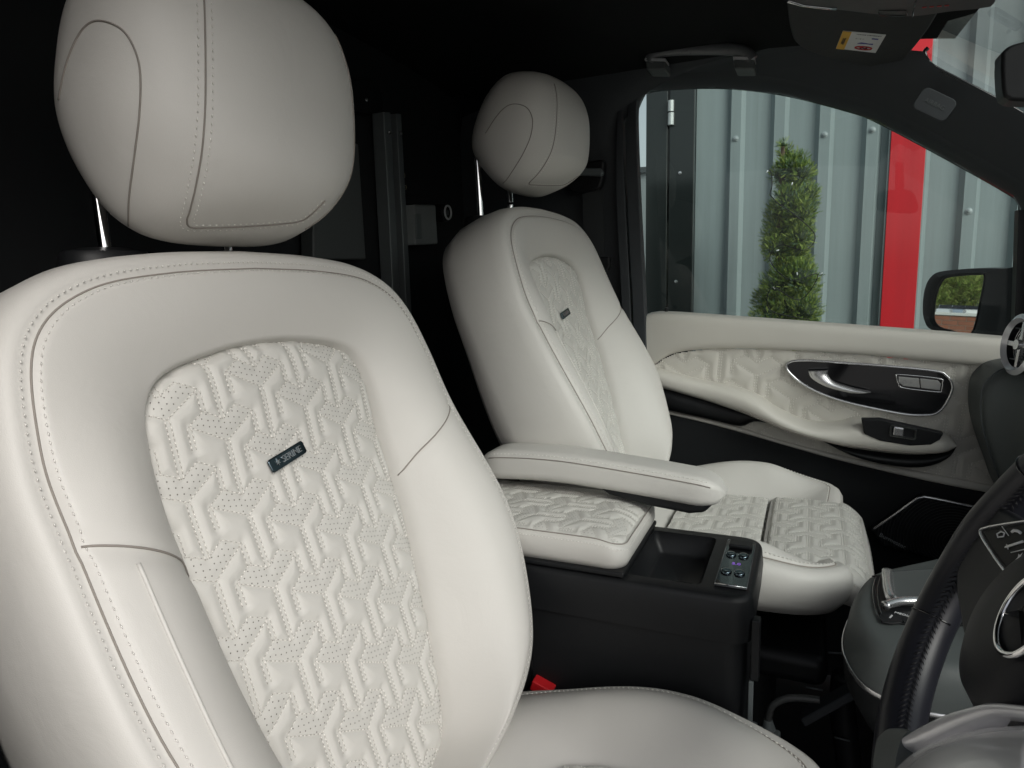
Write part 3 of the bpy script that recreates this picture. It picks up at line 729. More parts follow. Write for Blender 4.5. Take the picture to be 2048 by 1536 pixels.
# ------------------------------------------------------------------ passenger door
DY = 1.66
door = empty('van_door', (0, 1.70, -.9), 'passenger door with cream quilted panel, black handle plate and side window', 'van door')
mb = MB(); slab(mb, [onY(p, 1.735) for p in WIN], (0, .004, 0)); mb.build('window_glass', glass, door, smooth=False)
# upper pad and sill
top = [onY(p, DY) for p in ((1284, 634), (1300, 628), (1340, 626), (1500, 637), (1700, 652), (1900, 667), (2100, 684))]
bot = [onY(p, DY) for p in ((1286, 742), (1310, 728), (1350, 706), (1420, 698), (1530, 698), (1720, 709), (1900, 726), (2100, 742))]
mb = MB(); ribbon(mb, crom(top, 5), crom(bot, 5), .020, n=60, m=16, back=.02, e=3.0); up = mb.build('upper_pad', leather_w, door, angle=70)
mb = MB(); T = resample(crom(top, 5), 40); loft(mb, [[p + Vector((0, -.004, -.002)) for p in T], [p + Vector((0, .02, .003)) for p in T], [p + Vector((0, .072, -.002)) for p in T], [p + Vector((0, .074, -.05)) for p in T]], closed_u=False); mb.build('window_sill', leather_w, door)
mb = MB(); slab(mb, [onY(p, DY - .004) for p in ((1284, 640), (1300, 640), (1316, 800), (1286, 790))], (0, .06, 0)); mb.build('panel_end', leather_w, door, bevel=.006, angle=30)
# quilted middle
qpix = [(1300, 738), (1325, 718), (1352, 705), (1420, 696), (1530, 696), (1720, 707), (1900, 724), (2100, 740), (2100, 1010), (2005, 990), (1860, 962), (1700, 925), (1600, 898), (1500, 868), (1400, 842), (1338, 826), (1305, 790)]
def dqs(u, v):  # u along x, v along z
    return np.stack([u, DY + .0 + 0 * u, v], -1)
qp = [(onY(p, DY).x, onY(p, DY).z) for p in qpix]
def dq2(u, v): return np.stack([u, np.full(u.shape, DY - .002), v], -1)
quilted('quilted_panel', qp, dq2, door, step=.0026, scale=1.55, rot=R(-4), org=(-.30, -.20), m=leather_w, amp=.0034, holes=False, st=(.0062, .0044, .0019), dbl=.0026)
# armrest pad
atop = [(1302, 734), (1400, 760), (1470, 774), (1515, 790), (1560, 819), (1620, 843), (1680, 843), (1722, 836), (1820, 852), (1890, 866), (1906, 880)]
abot = [(1316, 772), (1400, 796), (1470, 818), (1520, 836), (1580, 857), (1640, 874), (1700, 890), (1770, 900), (1830, 903), (1890, 896), (1907, 884)]
AP = lambda s: .030 + .035 * float(sm(.15, .5, s)) - .02 * float(sm(.93, 1, s))
mb = MB(); T = resample(crom([onY(p, DY - .02) for p in atop], 6), 70); B = resample(crom([onY(p, DY - .02) for p in abot], 6), 70)
ribbon(mb, T, B, AP, n=70, m=16, back=.03, e=2.6); ar = mb.build('door_armrest', leather_w, door, angle=60)
st = MB(); g = MB()
E_ = [B[i].lerp(T[i], .22) + Vector((0, -AP(i / 69) * .93 - .0012, 0)) for i in range(22, 68)]
tube(g, E_, .0009, 6); g.build('seam', groove, ar)
stitch_line(st, [p + Vector((0, 0, .006)) for p in E_], Vector((0, -1, .1)), .008, .0042, .0013); st.build('stitching', thread, ar, kind='stuff')
# dark underside and recess
ub = [(1336, 820), (1420, 838), (1482, 852), (1512, 842), (1570, 853), (1630, 868), (1688, 900), (1740, 918), (1810, 930), (1860, 926), (1893, 908), (1906, 888)]
mb = MB(); T2 = resample(crom([onY(p, DY - .014) for p in abot], 6), 60); B2 = resample(crom([onY(p, DY - .014) for p in ub], 6), 60)
T2 = [p + Vector((0, 0, .004)) for p in T2]
ribbon(mb, T2, B2, lambda s: .020 + .030 * float(sm(.4, .75, s)) - .012 * float(sm(.95, 1, s)), n=60, m=12, back=.03, e=2.2); mb.build('armrest_lower', blackplastic, door, angle=60)
# pocket strip and dark lower door
stp = [(1336, 822), (1420, 839), (1482, 855), (1560, 880), (1700, 915), (1850, 945), (2010, 975), (2100, 992)]; sbt = [(1337, 828), (1420, 848), (1500, 870), (1600, 899), (1700, 926), (1860, 963), (2010, 992), (2100, 1012)]
mb = MB(); ribbon(mb, crom([onY(p, DY - .006) for p in stp], 5), crom([onY(p, DY - .006) for p in sbt], 5), .006, n=60, m=8, back=.02); mb.build('pocket_edge', leather_w, door, angle=60)
mb = MB(); slab(mb, [onY(p, DY - .012) for p in [(1300, 800), (1334, 828), (1420, 849), (1500, 871), (1600, 900), (1700, 928), (1860, 965), (2010, 994), (2110, 1016)]] + [Vector((.62, DY - .012, -.95)), Vector((-.40, DY - .012, -.95))], (0, .05, 0)); mb.build('lower_panel', blacksoft, door, smooth=False)
# handle plate
hpx = [(1573, 732), (1580, 724), (1600, 721), (1640, 722), (1760, 731), (1870, 742), (1893, 752), (1904, 768), (1902, 786), (1888, 812), (1872, 826), (1850, 830), (1800, 827), (1700, 806), (1640, 786), (1600, 764), (1578, 744)]
hc = crom([onY(p, DY - .012) for p in hpx], 5, closed=True)
mb = MB(); slab(mb, hc, (0, .02, 0)); hpn = mb.build('handle_plate', gloss, door, bevel=.002, angle=30)
mb = MB(); tube(mb, [p + Vector((0, -.001, 0)) for p in hc], .0028, 8, closed=True); mb.build('chrome_surround', satin, hpn)
hA = crom([onY(p, DY - .030) for p in ((1616, 742), (1622, 756), (1648, 772), (1690, 784), (1722, 787), (1741, 783))], 8)
hB = crom([onY(p, DY - .030) for p in ((1656, 741), (1656, 750), (1668, 763), (1700, 774), (1722, 779), (1741, 783))], 8)
mb = MB(); ribbon(mb, hB, hA, .012, n=36, m=10, back=.004, e=2.0); mb.build('release_lever', satin, hpn, angle=70)
for a, b in (((1796, 1838), 0), ((1840, 1882), 1)):
    q = ((1797, 753), (1838, 757), (1840, 776), (1806, 772), (1797, 764)) if b == 0 else ((1840, 757), (1876, 761), (1882, 768), (1880, 781), (1842, 776))
    mb = MB(); slab(mb, [onY(p, DY - .016) for p in q], (0, .01, 0)); sb_ = mb.build('lock_button', noisy(mat('button_silver', (.42, .42, .41), .4, .5), 60, .05), hpn, bevel=.0012, angle=30)
mb = MB(); tube(mb, crom([onY(p, DY - .016) for p in ((1793, 752), (1800, 749), (1878, 757), (1885, 766), (1883, 780), (1876, 784), (1808, 776), (1797, 768))], 4, closed=True), .0013, 6, closed=True); mb.build('button_surround', satin, hpn)
letters('\u2302  ii', .011, onY((1815, 764), DY - .0168), (1, 0, 0), (0, 0, 1), grey_ink, hpn, .0002, 'button_symbols')
# window switch
yy = DY - .088
mb = MB(); slab(mb, [onY(p, yy) for p in ((1723, 838), (1760, 838), (1888, 866), (1880, 880), (1862, 890), (1820, 892), (1760, 882), (1728, 868))], (0, .02, 0)); wsw = mb.build('switch_plate', gloss if False else blackplastic, door, bevel=.003, angle=30)
mb = MB(); ringframe(mb, onY((1806, 865), yy - .004), (1, 0, -.12), (.05, 0, 1), rr2(.024, .0125, .004), rr2(.0205, .009, .003), (0, .008, 0)); mb.build('switch_frame', chrome, wsw, angle=40)
mb = MB(); slab(mb, frame_pts(onY((1797, 864), yy - .008), (1, 0, -.12), (.05, 0, 1), rr2(.009, .0085, .002)), (0, .01, 0)); mb.build('window_switch', satin, wsw, bevel=.002, angle=30)
# lock pin
pin = onY((1333, 627), DY + .02)
mb = MB(); tube(mb, [pin + Vector((0, 0, -.004)), pin + Vector((0, 0, .002))], .013, 20); lk = mb.build('lock_pin_base', blackplastic, door, angle=40)
mb = MB(); tube(mb, [pin + Vector((0, 0, 0)), pin + Vector((0, 0, .014))], .0048, 14); mb.build('lock_pin', blackplastic, door, angle=40)
# speaker low in the door
spk = [(1742, 1062), (1842, 994), (2100, 1052), (2080, 1120), (1900, 1125), (1765, 1092)]
sy = DY - .05
mb = MB(); slab(mb, [onY(p, sy) for p in spk], (0, .03, 0)); sp = mb.build('speaker_grille', blackplastic, door, bevel=.004, angle=30)
mb = MB(); tube(mb, crom([onY(p, sy - .002) for p in ((1745, 1060), (1790, 1029), (1830, 1000), (1843, 995), (1860, 996), (1960, 1017), (2100, 1050))], 6), .0035, 8); mb.build('speaker_trim', satin, sp)
mb = MB(); c_ = onY((1905, 1085), sy - .001)
for k in range(3, 34):
    rr_ = k * .006; pp = [c_ + Vector((math.cos(a) * rr_, 0, math.sin(a) * rr_)) for a in np.linspace(0, 2 * math.pi, 80)]
    poly = [(onY(p, sy).x, onY(p, sy).z) for p in spk]; run = []
    for q in pp + [None]:
        if q is not None and in_poly(q.x, q.z, poly): run.append(q)
        else:
            if len(run) > 2: tube(mb, run, .0009, 4)
            run = []
mb.build('grille_rib', noisy(mat('grille_black', (.03, .032, .033), .45, .2), 60, .1), sp, kind='stuff')
letters('Burmester', .013, onY((1785, 1082), sy - .0015), onY((1790, 1087), sy) - onY((1750, 1067), sy), (0.3, 0, 1), grey_ink, sp, .0003, 'speaker_script')
# wing mirror outside
my = 1.93
din = ray((1920, 610)); dout = nz((-1.0, .06, .001)); mn = nz(dout - din); mc = onY((1920, 610), my + .02); MN_ = Vector(mn.tolist())
wm = MB(); hs_ = crom([onP(p, mc, mn) + MN_ * .004 for p in ((1851, 640), (1848, 610), (1853, 575), (1866, 552), (1890, 542), (1960, 537), (2020, 539), (2046, 545), (2046, 690), (2000, 690), (1920, 678), (1866, 660))], 5, closed=True)
gl_ = crom([onP(p, mc, mn) for p in ((1868, 640), (1868, 618), (1872, 590), (1884, 562), (1898, 553), (1930, 549), (1955, 548), (1970, 552), (1962, 600), (1943, 668), (1902, 662), (1878, 654))], 5, closed=True)
cc = sum(hs_, Vector()) / len(hs_)
loft(wm, [[p + MN_ * .001 for p in gl_], [p.lerp(q, .25) + MN_ * .006 for p, q in zip(gl_, hs_)], hs_, [p.lerp(cc, -.03) - MN_ * .03 for p in hs_], [p.lerp(cc, .03) - MN_ * .10 for p in hs_], [p.lerp(cc, .35) - MN_ * .16 for p in hs_], [p.lerp(cc, .95) - MN_ * .17 for p in hs_]])
wmo = wm.build('wing_mirror', blackplastic, door, angle=50)
gp = [p.lerp(cc, 0) for p in gl_]
mb = MB(); slab(mb, gp, Vector((-mn * .004).tolist())); mb.build('mirror_glass', mat('mirror_silver', (.85, .87, .87), .01, 1.0), wmo, smooth=False)
mb = MB(); tube(mb, gp, .003, 6, closed=True); mb.build('glass_edge', blackplastic, wmo)
# door sail panel in front of the window
mb = MB(); slab(mb, [onY(p, 1.70) for p in ((2037, 420), (2060, 420), (2060, 690), (2028, 690))], (0, .03, 0)); mb.build('window_pillar', blackplastic, door, smooth=False)

# ------------------------------------------------------------------ centre box between the seats
box_ = empty('centre_console_box', (-.25, .95, -1.0), 'black console box with tray, buttons and quilted cream lid between the two seats', 'console box')
KS = .95
zt = -.407; x0, x1, y0, y1 = -.55, -.052, .842, 1.062
cx_, cy_ = (x0 + x1) / 2, (y0 + y1) / 2
mb = MB(); hw, hh = (x1 - x0) / 2, (y1 - y0) / 2
o1 = rr2(hw, hh, .028, 6); tr = [onZ(p, zt) for p in ((1257, 1152), (1305, 1061), (1442, 1084), (1403, 1186))]
tx0, tx1 = -.215, -.118; ty0, ty1 = .866, 1.038
tcx, tcy = (tx0 + tx1) / 2, (ty0 + ty1) / 2
i1 = [(tcx - cx_ + a, tcy - cy_ + b) for a, b in rr2((tx1 - tx0) / 2, (ty1 - ty0) / 2, .010, 6)]
Z = lambda pts, z: [Vector((cx_ + a, cy_ + b, z)) for a, b in pts]
sc_ = lambda pts, d: [(a * (hw - d) / hw, b * (hh - d) / hh) for a, b in pts]
i2 = [(tcx - cx_ + a, tcy - cy_ + b) for a, b in rr2((tx1 - tx0) / 2 - .010, (ty1 - ty0) / 2 - .008, .008, 6)]
i3 = [(tcx - cx_ + a, tcy - cy_ + b) for a, b in rr2((tx1 - tx0) / 2 - .013, (ty1 - ty0) / 2 - .011, .008, 6)]
loft(mb, [Z(o1, zt - .062), Z(sc_(o1, -.002), zt - .03), Z(sc_(o1, 0), zt - .008), Z(sc_(o1, .0025), zt - .002), Z(sc_(o1, .007), zt), Z(i1, zt), Z([(a, b) for a, b in i1], zt - .012), Z(i2, zt - .030), Z(i3, zt - .034)])
k0 = len(mb.v) - len(i3); mb.f.append(tuple(range(k0, k0 + len(i3)))); rimo = mb.build('top_rim', blackplastic, box_, angle=50)
mb = MB(); loft(mb, [Z(sc_(o1, .006), zt - .058), Z(sc_(o1, .006), -1.0)]); mb.build('cabinet', blackplastic, box_, angle=50)
mb = MB(); tube(mb, [Vector((cx_ + a, cy_ + b, zt - .060)) for a, b in sc_(o1, .003)], .0009, 6, closed=True); mb.build('joint_line', steelgrey, box_)
mb = MB(); box(mb, (-.352, y0 + .0035, -.98), (-.350, y0 + .006, zt - .064)); mb.build('panel_gap', gloss, box_, smooth=False)
mb = MB(); box(mb, (-.54, y0 + .003, zt + .002), (-.215, y1 - .003, zt + .010)); mb.build('lid_gasket', blackplastic, box_, bevel=.003, angle=30)
# charging symbol in the tray
mb = MB(); zc = zt - .0332; c_ = Vector((tcx + .012, tcy - .035, zc)); tube(mb, [c_ + Vector((a, b, 0)) for a, b in rr2(.016, .020, .002, 2)], .0007, 5, closed=True); mb.build('phone_symbol', gloss, rimo)
mb = MB(); tube(mb, [c_ + Vector((a * .03, -.028 - .006 * (1 - a * a), 0)) for a in np.linspace(-1, 1, 12)], .0008, 5); mb.build('charging_arc', gloss, rimo)
mb = MB(); tube(mb, [c_ + Vector((.034 + .004 * math.cos(a), .004 + .004 * math.sin(a), 0)) for a in np.linspace(0, 6.28, 12)], .0009, 5); mb.build('charging_dot', gloss, rimo)
# control panel
px0, px1, py0, py1 = -.101, -.064, .868, 1.030
mb = MB(); slab(mb, [Vector((a, b, zt + .0005)) for a, b in [(px0, py0), (px1 + .003, py0), (px1 + .003, py1), (px0, py1)]], (0, 0, .002)); cp = mb.build('control_panel', gloss, box_, bevel=.0008, angle=30)
mb = MB(); tube(mb, [Vector((a, b, zt + .003)) for a, b in [(px0, py0), (px1 + .003, py0), (px1 + .003, py1), (px0, py1)]], .0007, 5, closed=True); mb.build('panel_edge', steelgrey, cp)
mb = MB(); tube(mb, [Vector((px0, py0 + .003, zt + .0034)), Vector((px1 + .003, py0 + .003, zt + .0034))], .0010, 6); mb.build('panel_edge_highlight', chrome, cp)
mb = MB(); box(mb, (px0 + .004, py1 - .032, zt + .003), (px1 - .001, py1 - .010, zt + .009)); mb.build('socket_cover', blackplastic, cp, bevel=.002, angle=30)
for bx, by in ((.010, .046), (.027, .046), (.010, .106), (.027, .106)):
    c_ = Vector((px0 + bx, py0 + by, zt + .0028)); mb = MB()
    loft(mb, [[c_ + Vector((math.cos(2 * math.pi * k / 24) * r_, math.sin(2 * math.pi * k / 24) * r_ * 1.25, h)) for k in range(24)] for r_, h in ((.0072, 0), (.0070, .0022), (.0055, .003), (.002, .0022))], cap=True); mb.build('push_button', darkchrome, cp, angle=60)
letters('5.0', .010, Vector((px0 + .020, py0 + .076, zt + .0028)), (1, 0, 0), (0, 1, 0), violet_led, cp, .0002, 'digital_reading')
mb = MB(); box(mb, (x1 - .001, .852, -.52), (x1 + .010, .868, zt - .03)); mb.build('latch', blackplastic, box_, bevel=.002, angle=30)
mb = MB(); box(mb, (x1 - .002, .850, -.66), (x1 + .004, .856, -.52)); mb.build('hinge_strip', rail_m, box_, bevel=.001, angle=30)
# lid
lx0, lx1, ly0, ly1 = -.52, -.214, .846, 1.058; lz = -.350
def lid_z(u, v):
    e = np.maximum(np.abs((v - (ly0 + ly1) / 2) / ((ly1 - ly0) / 2)), 0) ** 6; w = np.clip((u - (lx1 - .05)) / .05, 0, 1)
    return lz - .007 * e - .016 * w ** 2.2
lp = [(a + (lx0 + lx1) / 2, b + (ly0 + ly1) / 2) for a, b in rr2((lx1 - lx0) / 2 - .003, (ly1 - ly0) / 2 - .003, .026, 6)]
quilted('lid_quilted_top', lp, lambda u, v: np.stack([u, v, lid_z(u, v)], -1), box_, step=.0014, rot=R(90), org=(-.25, .88), amp=.0026, sink=.008, st=(.0036, .0025, .0009), m=leather_q)
pts = resample([Vector((a, b, 0)) for a, b in lp + lp[:1]], 161)[:-1]; rings = []; cen = Vector(((lx0 + lx1) / 2, (ly0 + ly1) / 2, 0))
for off, dz in ((-.010, -.0005), (.0, .0012), (.0035, -.006), (.004, -.018), (.003, -.034), (-.003, -.046), (-.02, -.048)):
    rings.append([Vector((p.x + math.copysign(min(1, abs(p.x - cen.x) / .12) ** 4, p.x - cen.x) * off, p.y + math.copysign(1, p.y - cen.y) * off * min(1, abs(p.y - cen.y) / .09) ** 2, float(lid_z(np.array(p.x), np.array(p.y))) * (1 if dz > -.02 else .35) + (0 if dz > -.02 else .65 * lz) + dz)) for p in pts])
mb = MB(); loft(mb, rings); lo_ = mb.build('lid_side', leather, box_)
g = MB(); tube(g, rings[1], .0008, 6, closed=True); g.build('seam', groove, lo_)
st = MB()
for ri, o_ in ((2, .0015), (0, .003)):
    rl = [p + Vector((0, 0, o_ * .3)) for p in rings[ri]]; stitch_line(st, rl, [((p - cen).normalized() * (1 if ri else .01) + Vector((0, 0, 1))).normalized() for p in rl], .0048, .0030, .0011)
st.build('stitching', thread, lo_, kind='stuff')

# the whole box sits a little nearer and smaller than first measured
for o in [box_] + list(box_.children_recursive):
    if o is not box_:
        o.data.transform(Matrix.Scale(KS, 4)); o.location = o.location * KS
box_.location = box_.location * KS; WL[box_.name] = box_.location.copy()
# driver's belt buckle
bk_ = empty('seat_belt_buckle', (-.24, .80, -.60), 'black seat belt buckle with red release button beside the driver seat', 'belt buckle')
d0 = ray((1085, 1372)); bc = onY((1086, 1374), .800)
ax = (onY((1117, 1384), .800) - onY((1060, 1352), .800)).normalized(); up_ = Vector((-.25, -.10, .96)).normalized(); az = ax.cross(up_).normalized(); up_ = az.cross(ax)
mb = MB(); obox(mb, bc - up_ * .045, ax, up_, az, (.0175, .040, .009)); mb.build('buckle_body', blackplastic, bk_, bevel=.004, angle=30)
mb = MB(); obox(mb, bc, ax, up_, az, (.0155, .0085, .0085)); mb.build('release_button', redplastic, bk_, bevel=.0022, angle=30)

# ------------------------------------------------------------------ steering wheel
WC = Vector((.150, .538, -.250)); wt = R(25); WR = .172
WN = Vector((-math.cos(wt), 0, math.sin(wt))); W1 = Vector((0, 1, 0)); W2 = Vector((math.sin(wt), 0, math.cos(wt)))
sw = empty('steering_wheel', WC, 'black leather steering wheel with silver lower spoke at the lower right corner', 'steering wheel')
def wp(p, h=0.0): return onP(p, WC + WN * h, WN)
mb = MB(); tube(mb, [WC + W1 * (math.cos(a) * WR) + W2 * (math.sin(a) * WR) for a in np.linspace(0, 2 * math.pi, 97)[:-1]], .0165, 20, closed=True)
mb = MB(); rings = []
for k in range(120):
    a = 2 * math.pi * k / 120; d = W1 * math.cos(a) + W2 * math.sin(a); c_ = WC + d * WR; grip = .0015 * (sm(.3, .0, abs(math.sin(a) - .05)) if True else 0)
    rings.append([c_ + d * (math.cos(q) * (.0180 + grip)) + WN * (math.sin(q) * (.0190 + grip)) for q in np.linspace(0, 2 * math.pi, 25)[:-1]])
loft(mb, rings, closed_v=True); rim = mb.build('rim', wheelleather, sw)
# herringbone lacing round the inside of the rim
lc = MB(); na = 190
for k in range(na):
    a = 2 * math.pi * k / na; d = W1 * math.cos(a) + W2 * math.sin(a); t = -W1 * math.sin(a) + W2 * math.cos(a)
    for sg in (-1, 1):
        q0 = R(180 - 6); P = []
        for (qq, da) in ((150, -.006), (150 + 12, 0.0)):
            ang = R(qq - 8) if sg < 0 else R(qq + 16); rr_ = .0185
        a0 = R(148 + (14 if sg > 0 else 0)); a1 = R(148 + (28 if sg > 0 else 14)); rr_ = .0196
        p0 = WC + d * WR + d * (math.cos(a0) * rr_) + WN * (math.sin(a0) * rr_) + t * (.0028 * sg); p1 = WC + d * WR + d * (math.cos(a1) * rr_) + WN * (math.sin(a1) * rr_) - t * (.0028 * sg)
        nn = (d * math.cos((a0 + a1) / 2) + WN * math.sin((a0 + a1) / 2)); stitch(lc, (p0 + p1) / 2, (p1 - p0), nn, (p1 - p0).length * 1.15, .0017)
lc.build('lacing', noisy(mat('black_thread', (.012, .012, .015), .5), 200, .2), rim, kind='stuff')
g = MB()
for a in (R(-28), R(28), R(152), R(208)):
    d = W1 * math.cos(a) + W2 * math.sin(a); g = MB()
    tube(g, [WC + d * WR + d * (math.cos(q) * .0183) + WN * (math.sin(q) * .0193) for q in np.linspace(-.4, 3.5, 24)], .0009, 6); g.build('leather_joint', gloss, rim)
# airbag hub
hb = MB(); prof = [(.0, .030), (.02, .0295), (.045, .027), (.060, .021), (.069, .010), (.071, -.005), (.066, -.03), (.0, -.035)]
rings = [[WC + WN * h + W1 * (math.cos(a) * r_ * .92 - .010) + W2 * (math.sin(a) * r_ * .95 + .002) for a in np.linspace(0, 2 * math.pi, 65)[:-1]] for r_, h in prof[1:-1]]
loft(hb, rings, cap=True); hub = hb.build('airbag_cover', wheelplastic, sw, angle=60)
# three-pointed star in a ring
ec = onP((2052, 1228), WC + WN * .0300, WN); er = .0285
mb = MB(); tube(mb, [ec + W1 * (math.cos(a) * er) + W2 * (math.sin(a) * er) for a in np.linspace(0, 2 * math.pi, 65)[:-1]], .0024, 10, closed=True); em = mb.build('emblem_ring', chrome, hub)
mb = MB(); star = []
for k in range(6):
    a = R(90 + 60 * k); r_ = er - .001 if k % 2 == 0 else .0042; star.append(ec + W1 * (math.cos(a) * r_) + W2 * (math.sin(a) * r_) + WN * .001)
mb.add(star + [ec + WN * .0045, ec - WN * .001], [(i, (i + 1) % 6, 6) for i in range(6)] + [((i + 1) % 6, i, 7) for i in range(6)]); mb.build('emblem_star', chrome, em, smooth=False)
# spoke with touch buttons (left side of the wheel)
def plate(pl, h, th, m, name, par, bev=.003):
    mb = MB(); slab(mb, [wp(p, h) for p in pl], -WN * th); return mb.build(name, m, par, bevel=bev, angle=35)
def wloc(a, r_, h=0): return WC + W1 * a + W2 * r_ + WN * h
spk_pts = [(.155, .040), (.158, .0), (.150, -.030), (.120, -.040), (.060, -.050), (.05, .04), (.110, .046)]
mb = MB(); slab(mb, [wloc(a, b, .010) for a, b in spk_pts], -WN * .02); spoke = mb.build('spoke', wheelplastic, sw, bevel=.005, angle=35)
mb = MB(); slab(mb, [wloc(-a, b, .010) for a, b in spk_pts], -WN * .02); mb.build('spoke', wheelplastic, sw, bevel=.005, angle=35)
bp = plate([(1962, 1066), (1975, 1056), (2048, 1044), (2130, 1035), (2130, 1150), (2040, 1165), (2018, 1148), (1985, 1105)], .022, .008, mat('pad_black', (.003, .003, .004), .45, spec=.08), 'button_pad', sw, .003)
mb = MB(); tube(mb, crom([wp(p, .0225) for p in ((2130, 1034), (2048, 1043), (1975, 1055), (1961, 1066), (1984, 1106), (2016, 1150), (2034, 1170))], 5), .0013, 6); mb.build('pad_surround', satin, bp)
ic = WN * .0006
def icon(pl, nm, w=.0009, closed=False):
    mb = MB(); tube(mb, [wp(p, .0228) for p in pl], w, 5, closed=closed); mb.build(nm, white_ink, bp, kind=None)
icon(((1996, 1075), (1994, 1068), (2002, 1063), (2009, 1066), (2007, 1073), (1998, 1074)), 'back_symbol', .0006)
icon(((2024, 1064), (2028, 1061), (2036, 1062), (2041, 1066)), 'phone_symbol', .0012)
icon(((2004, 1053), (2017, 1071)), 'divider_line', .0004)
icon(((2012, 1094), (2046, 1083)), 'volume_mark', .0010)
icon(((2013, 1089), (2016, 1098)), 'plus_symbol', .0005); icon(((2010, 1095), (2019, 1092)), 'plus_symbol', .0005)
icon(((2022, 1105), (2060, 1096)), 'divider_line', .0004)
mb = MB(); sc = wp((2038, 1115), .0230); mb.add([sc + W1 * (math.cos(R(90 + 36 * k)) * (.0046 if k % 2 == 0 else .002)) + W2 * (math.sin(R(90 + 36 * k)) * (.0046 if k % 2 == 0 else .002)) for k in range(10)] + [sc + WN * .0004], [(i, (i + 1) % 10, 10) for i in range(10)]); mb.build('star_symbol', white_ink, bp, smooth=False)
# silver lower spoke
def wrib(top, bot, h, prot, m, nm, par, hb=None):
    T = resample(crom([wp(p, h) for p in top], 6), 40); B = resample(crom([wp(p, h if hb is None else hb) for p in bot], 6), 40); rings = []; pf_ = prot
    for i_, (a, b) in enumerate(zip(T, B)):
        r_ = []; prot = pf_(i_ / 39) if callable(pf_) else pf_
        for k in range(13):
            q = math.pi * k / 12; r_.append((a + b) / 2 + (a - b) / 2 * math.cos(q) + WN * (prot * math.sin(q)))
        r_ += [b - WN * .012, a - WN * .012]; rings.append(r_)
    mb = MB(); loft(mb, rings, cap=True); return mb.build(nm, m, par, angle=70)
ls = wrib([(1812, 1545), (1850, 1512), (1910, 1482), (1990, 1462), (2110, 1455)], [(1830, 1690), (1880, 1640), (1940, 1630), (2010, 1640), (2110, 1680)], .000, .014, silver, 'lower_spoke', sw, .075)
wrib([(1790, 1496), (1840, 1462), (1900, 1432), (1960, 1415), (2000, 1409), (2110, 1420)], [(1798, 1506), (1850, 1484), (1910, 1458), (1965, 1440), (2005, 1434), (2110, 1446)], .014, .005, silver, 'spoke_trim', ls)
wrib([(1772, 1462), (1784, 1458), (1812, 1458), (1826, 1464)], [(1766, 1620), (1780, 1625), (1800, 1620), (1806, 1600)], .012, .009, dashmat, 'rim_insert', ls)

# ------------------------------------------------------------------ dashboard end with round vent
dash = empty('dashboard', (.40, 1.0, -.5), 'dark grey dashboard end with round chrome vent against the door at the right edge', 'dashboard')
def dprof(y): return [onY(p, y) for p in ((2062, 728), (2010, 737), (1985, 752), (1968, 775), (1963, 810), (1966, 850), (1978, 895), (1996, 945), (2012, 990), (2040, 1040), (2090, 1100), (2200, 1200))]
A = crom(dprof(1.52), 5); mb = MB(); back = [Vector((.62, p.y, p.z)) for p in A]
rings = []
for dy, ins_ in ((.125, .0), (.03, 0), (.012, .001), (.0, .006), (-.004, .016)):
    rings.append([p + Vector((ins_, dy, -ins_ * .3)) for p in A])
for dy, xs in ((-.02, .05), (-.2, .09), (-.7, .12), (-1.3, .12)): rings.append([Vector((p.x + xs, p.y + dy, p.z - .02)) for p in A])
loft(mb, rings, closed_u=False)
loft(mb, [[p + Vector((0, .125, 0)) for p in A], [p + Vector((.3, .125, .02)) for p in A]], closed_u=False)
T0 = [r[0] for r in rings]; loft(mb, [T0, [p + Vector((.35, 0, .05)) for p in T0]], closed_u=False)
dsh = mb.build('dashboard_body', dashmat, dash, angle=60)
mb = MB(); tube(mb, [p + Vector((-.001, .002, 0)) for p in A], .0013, 6); mb.build('edge_piping', steelgrey, dash)
vc = onY((2046, 690), 1.47); vn = Vector((-.96, -.22, .10)).normalized(); va = vn.cross(Vector((0, 0, 1))).normalized(); vb = va.cross(vn) * -1
if vb.z < 0: vb = -vb
rings = []
for r_, h in ((.052, -.07), (.054, -.01), (.055, .008), (.047, .014), (.041, .006), (.040, -.02), (.005, -.024)):
    rings.append([vc + va * (math.cos(a) * r_) + vb * (math.sin(a) * r_) + vn * h for a in np.linspace(0, 2 * math.pi, 49)[:-1]])
mb = MB(); loft(mb, rings[:3], cap=False); mb.build('vent_housing', gloss, dash, angle=50)
mb = MB(); loft(mb, rings[2:5]); vr = mb.build('vent_ring', silver, dash, angle=50)
mb = MB(); loft(mb, rings[4:]); mb.build('vent_throat', blackplastic, dash, angle=50)
for k in (0, 4):
    h = (k - 2) * .014; w_ = math.sqrt(max(0, .041 ** 2 - h * h)); mb = MB(); obox(mb, vc + vb * h + vn * -.003, va, vb, vn, (w_, .0010, .006)); mb.build('vent_vane', steelgrey, vr, bevel=.0004, angle=30)
for r_ in (.013, .019, .025, .031, .037):
    mb = MB(); tube(mb, [vc + va * (math.cos(a) * r_) + vb * (math.sin(a) * r_) + vn * (-.004) for a in np.linspace(0, 2 * math.pi, 49)[:-1]], .0014, 6, closed=True); mb.build('vent_ring_vane', satin, vr)
mb = MB(); obox(mb, vc + vn * .004, va, vb, vn, (.040, .0045, .003)); mb.build('vent_crossbar', satin, vr, bevel=.001, angle=30)
mb = MB(); tube(mb, [vc, vc + vn * .012], .009, 20); mb.build('vent_knob', satin, vr, angle=50)
mb = MB(); obox(mb, vc + vn * .002, va, vb, vn, (.004, .041, .004)); mb.build('vent_bar', satin, vr, bevel=.001, angle=30)

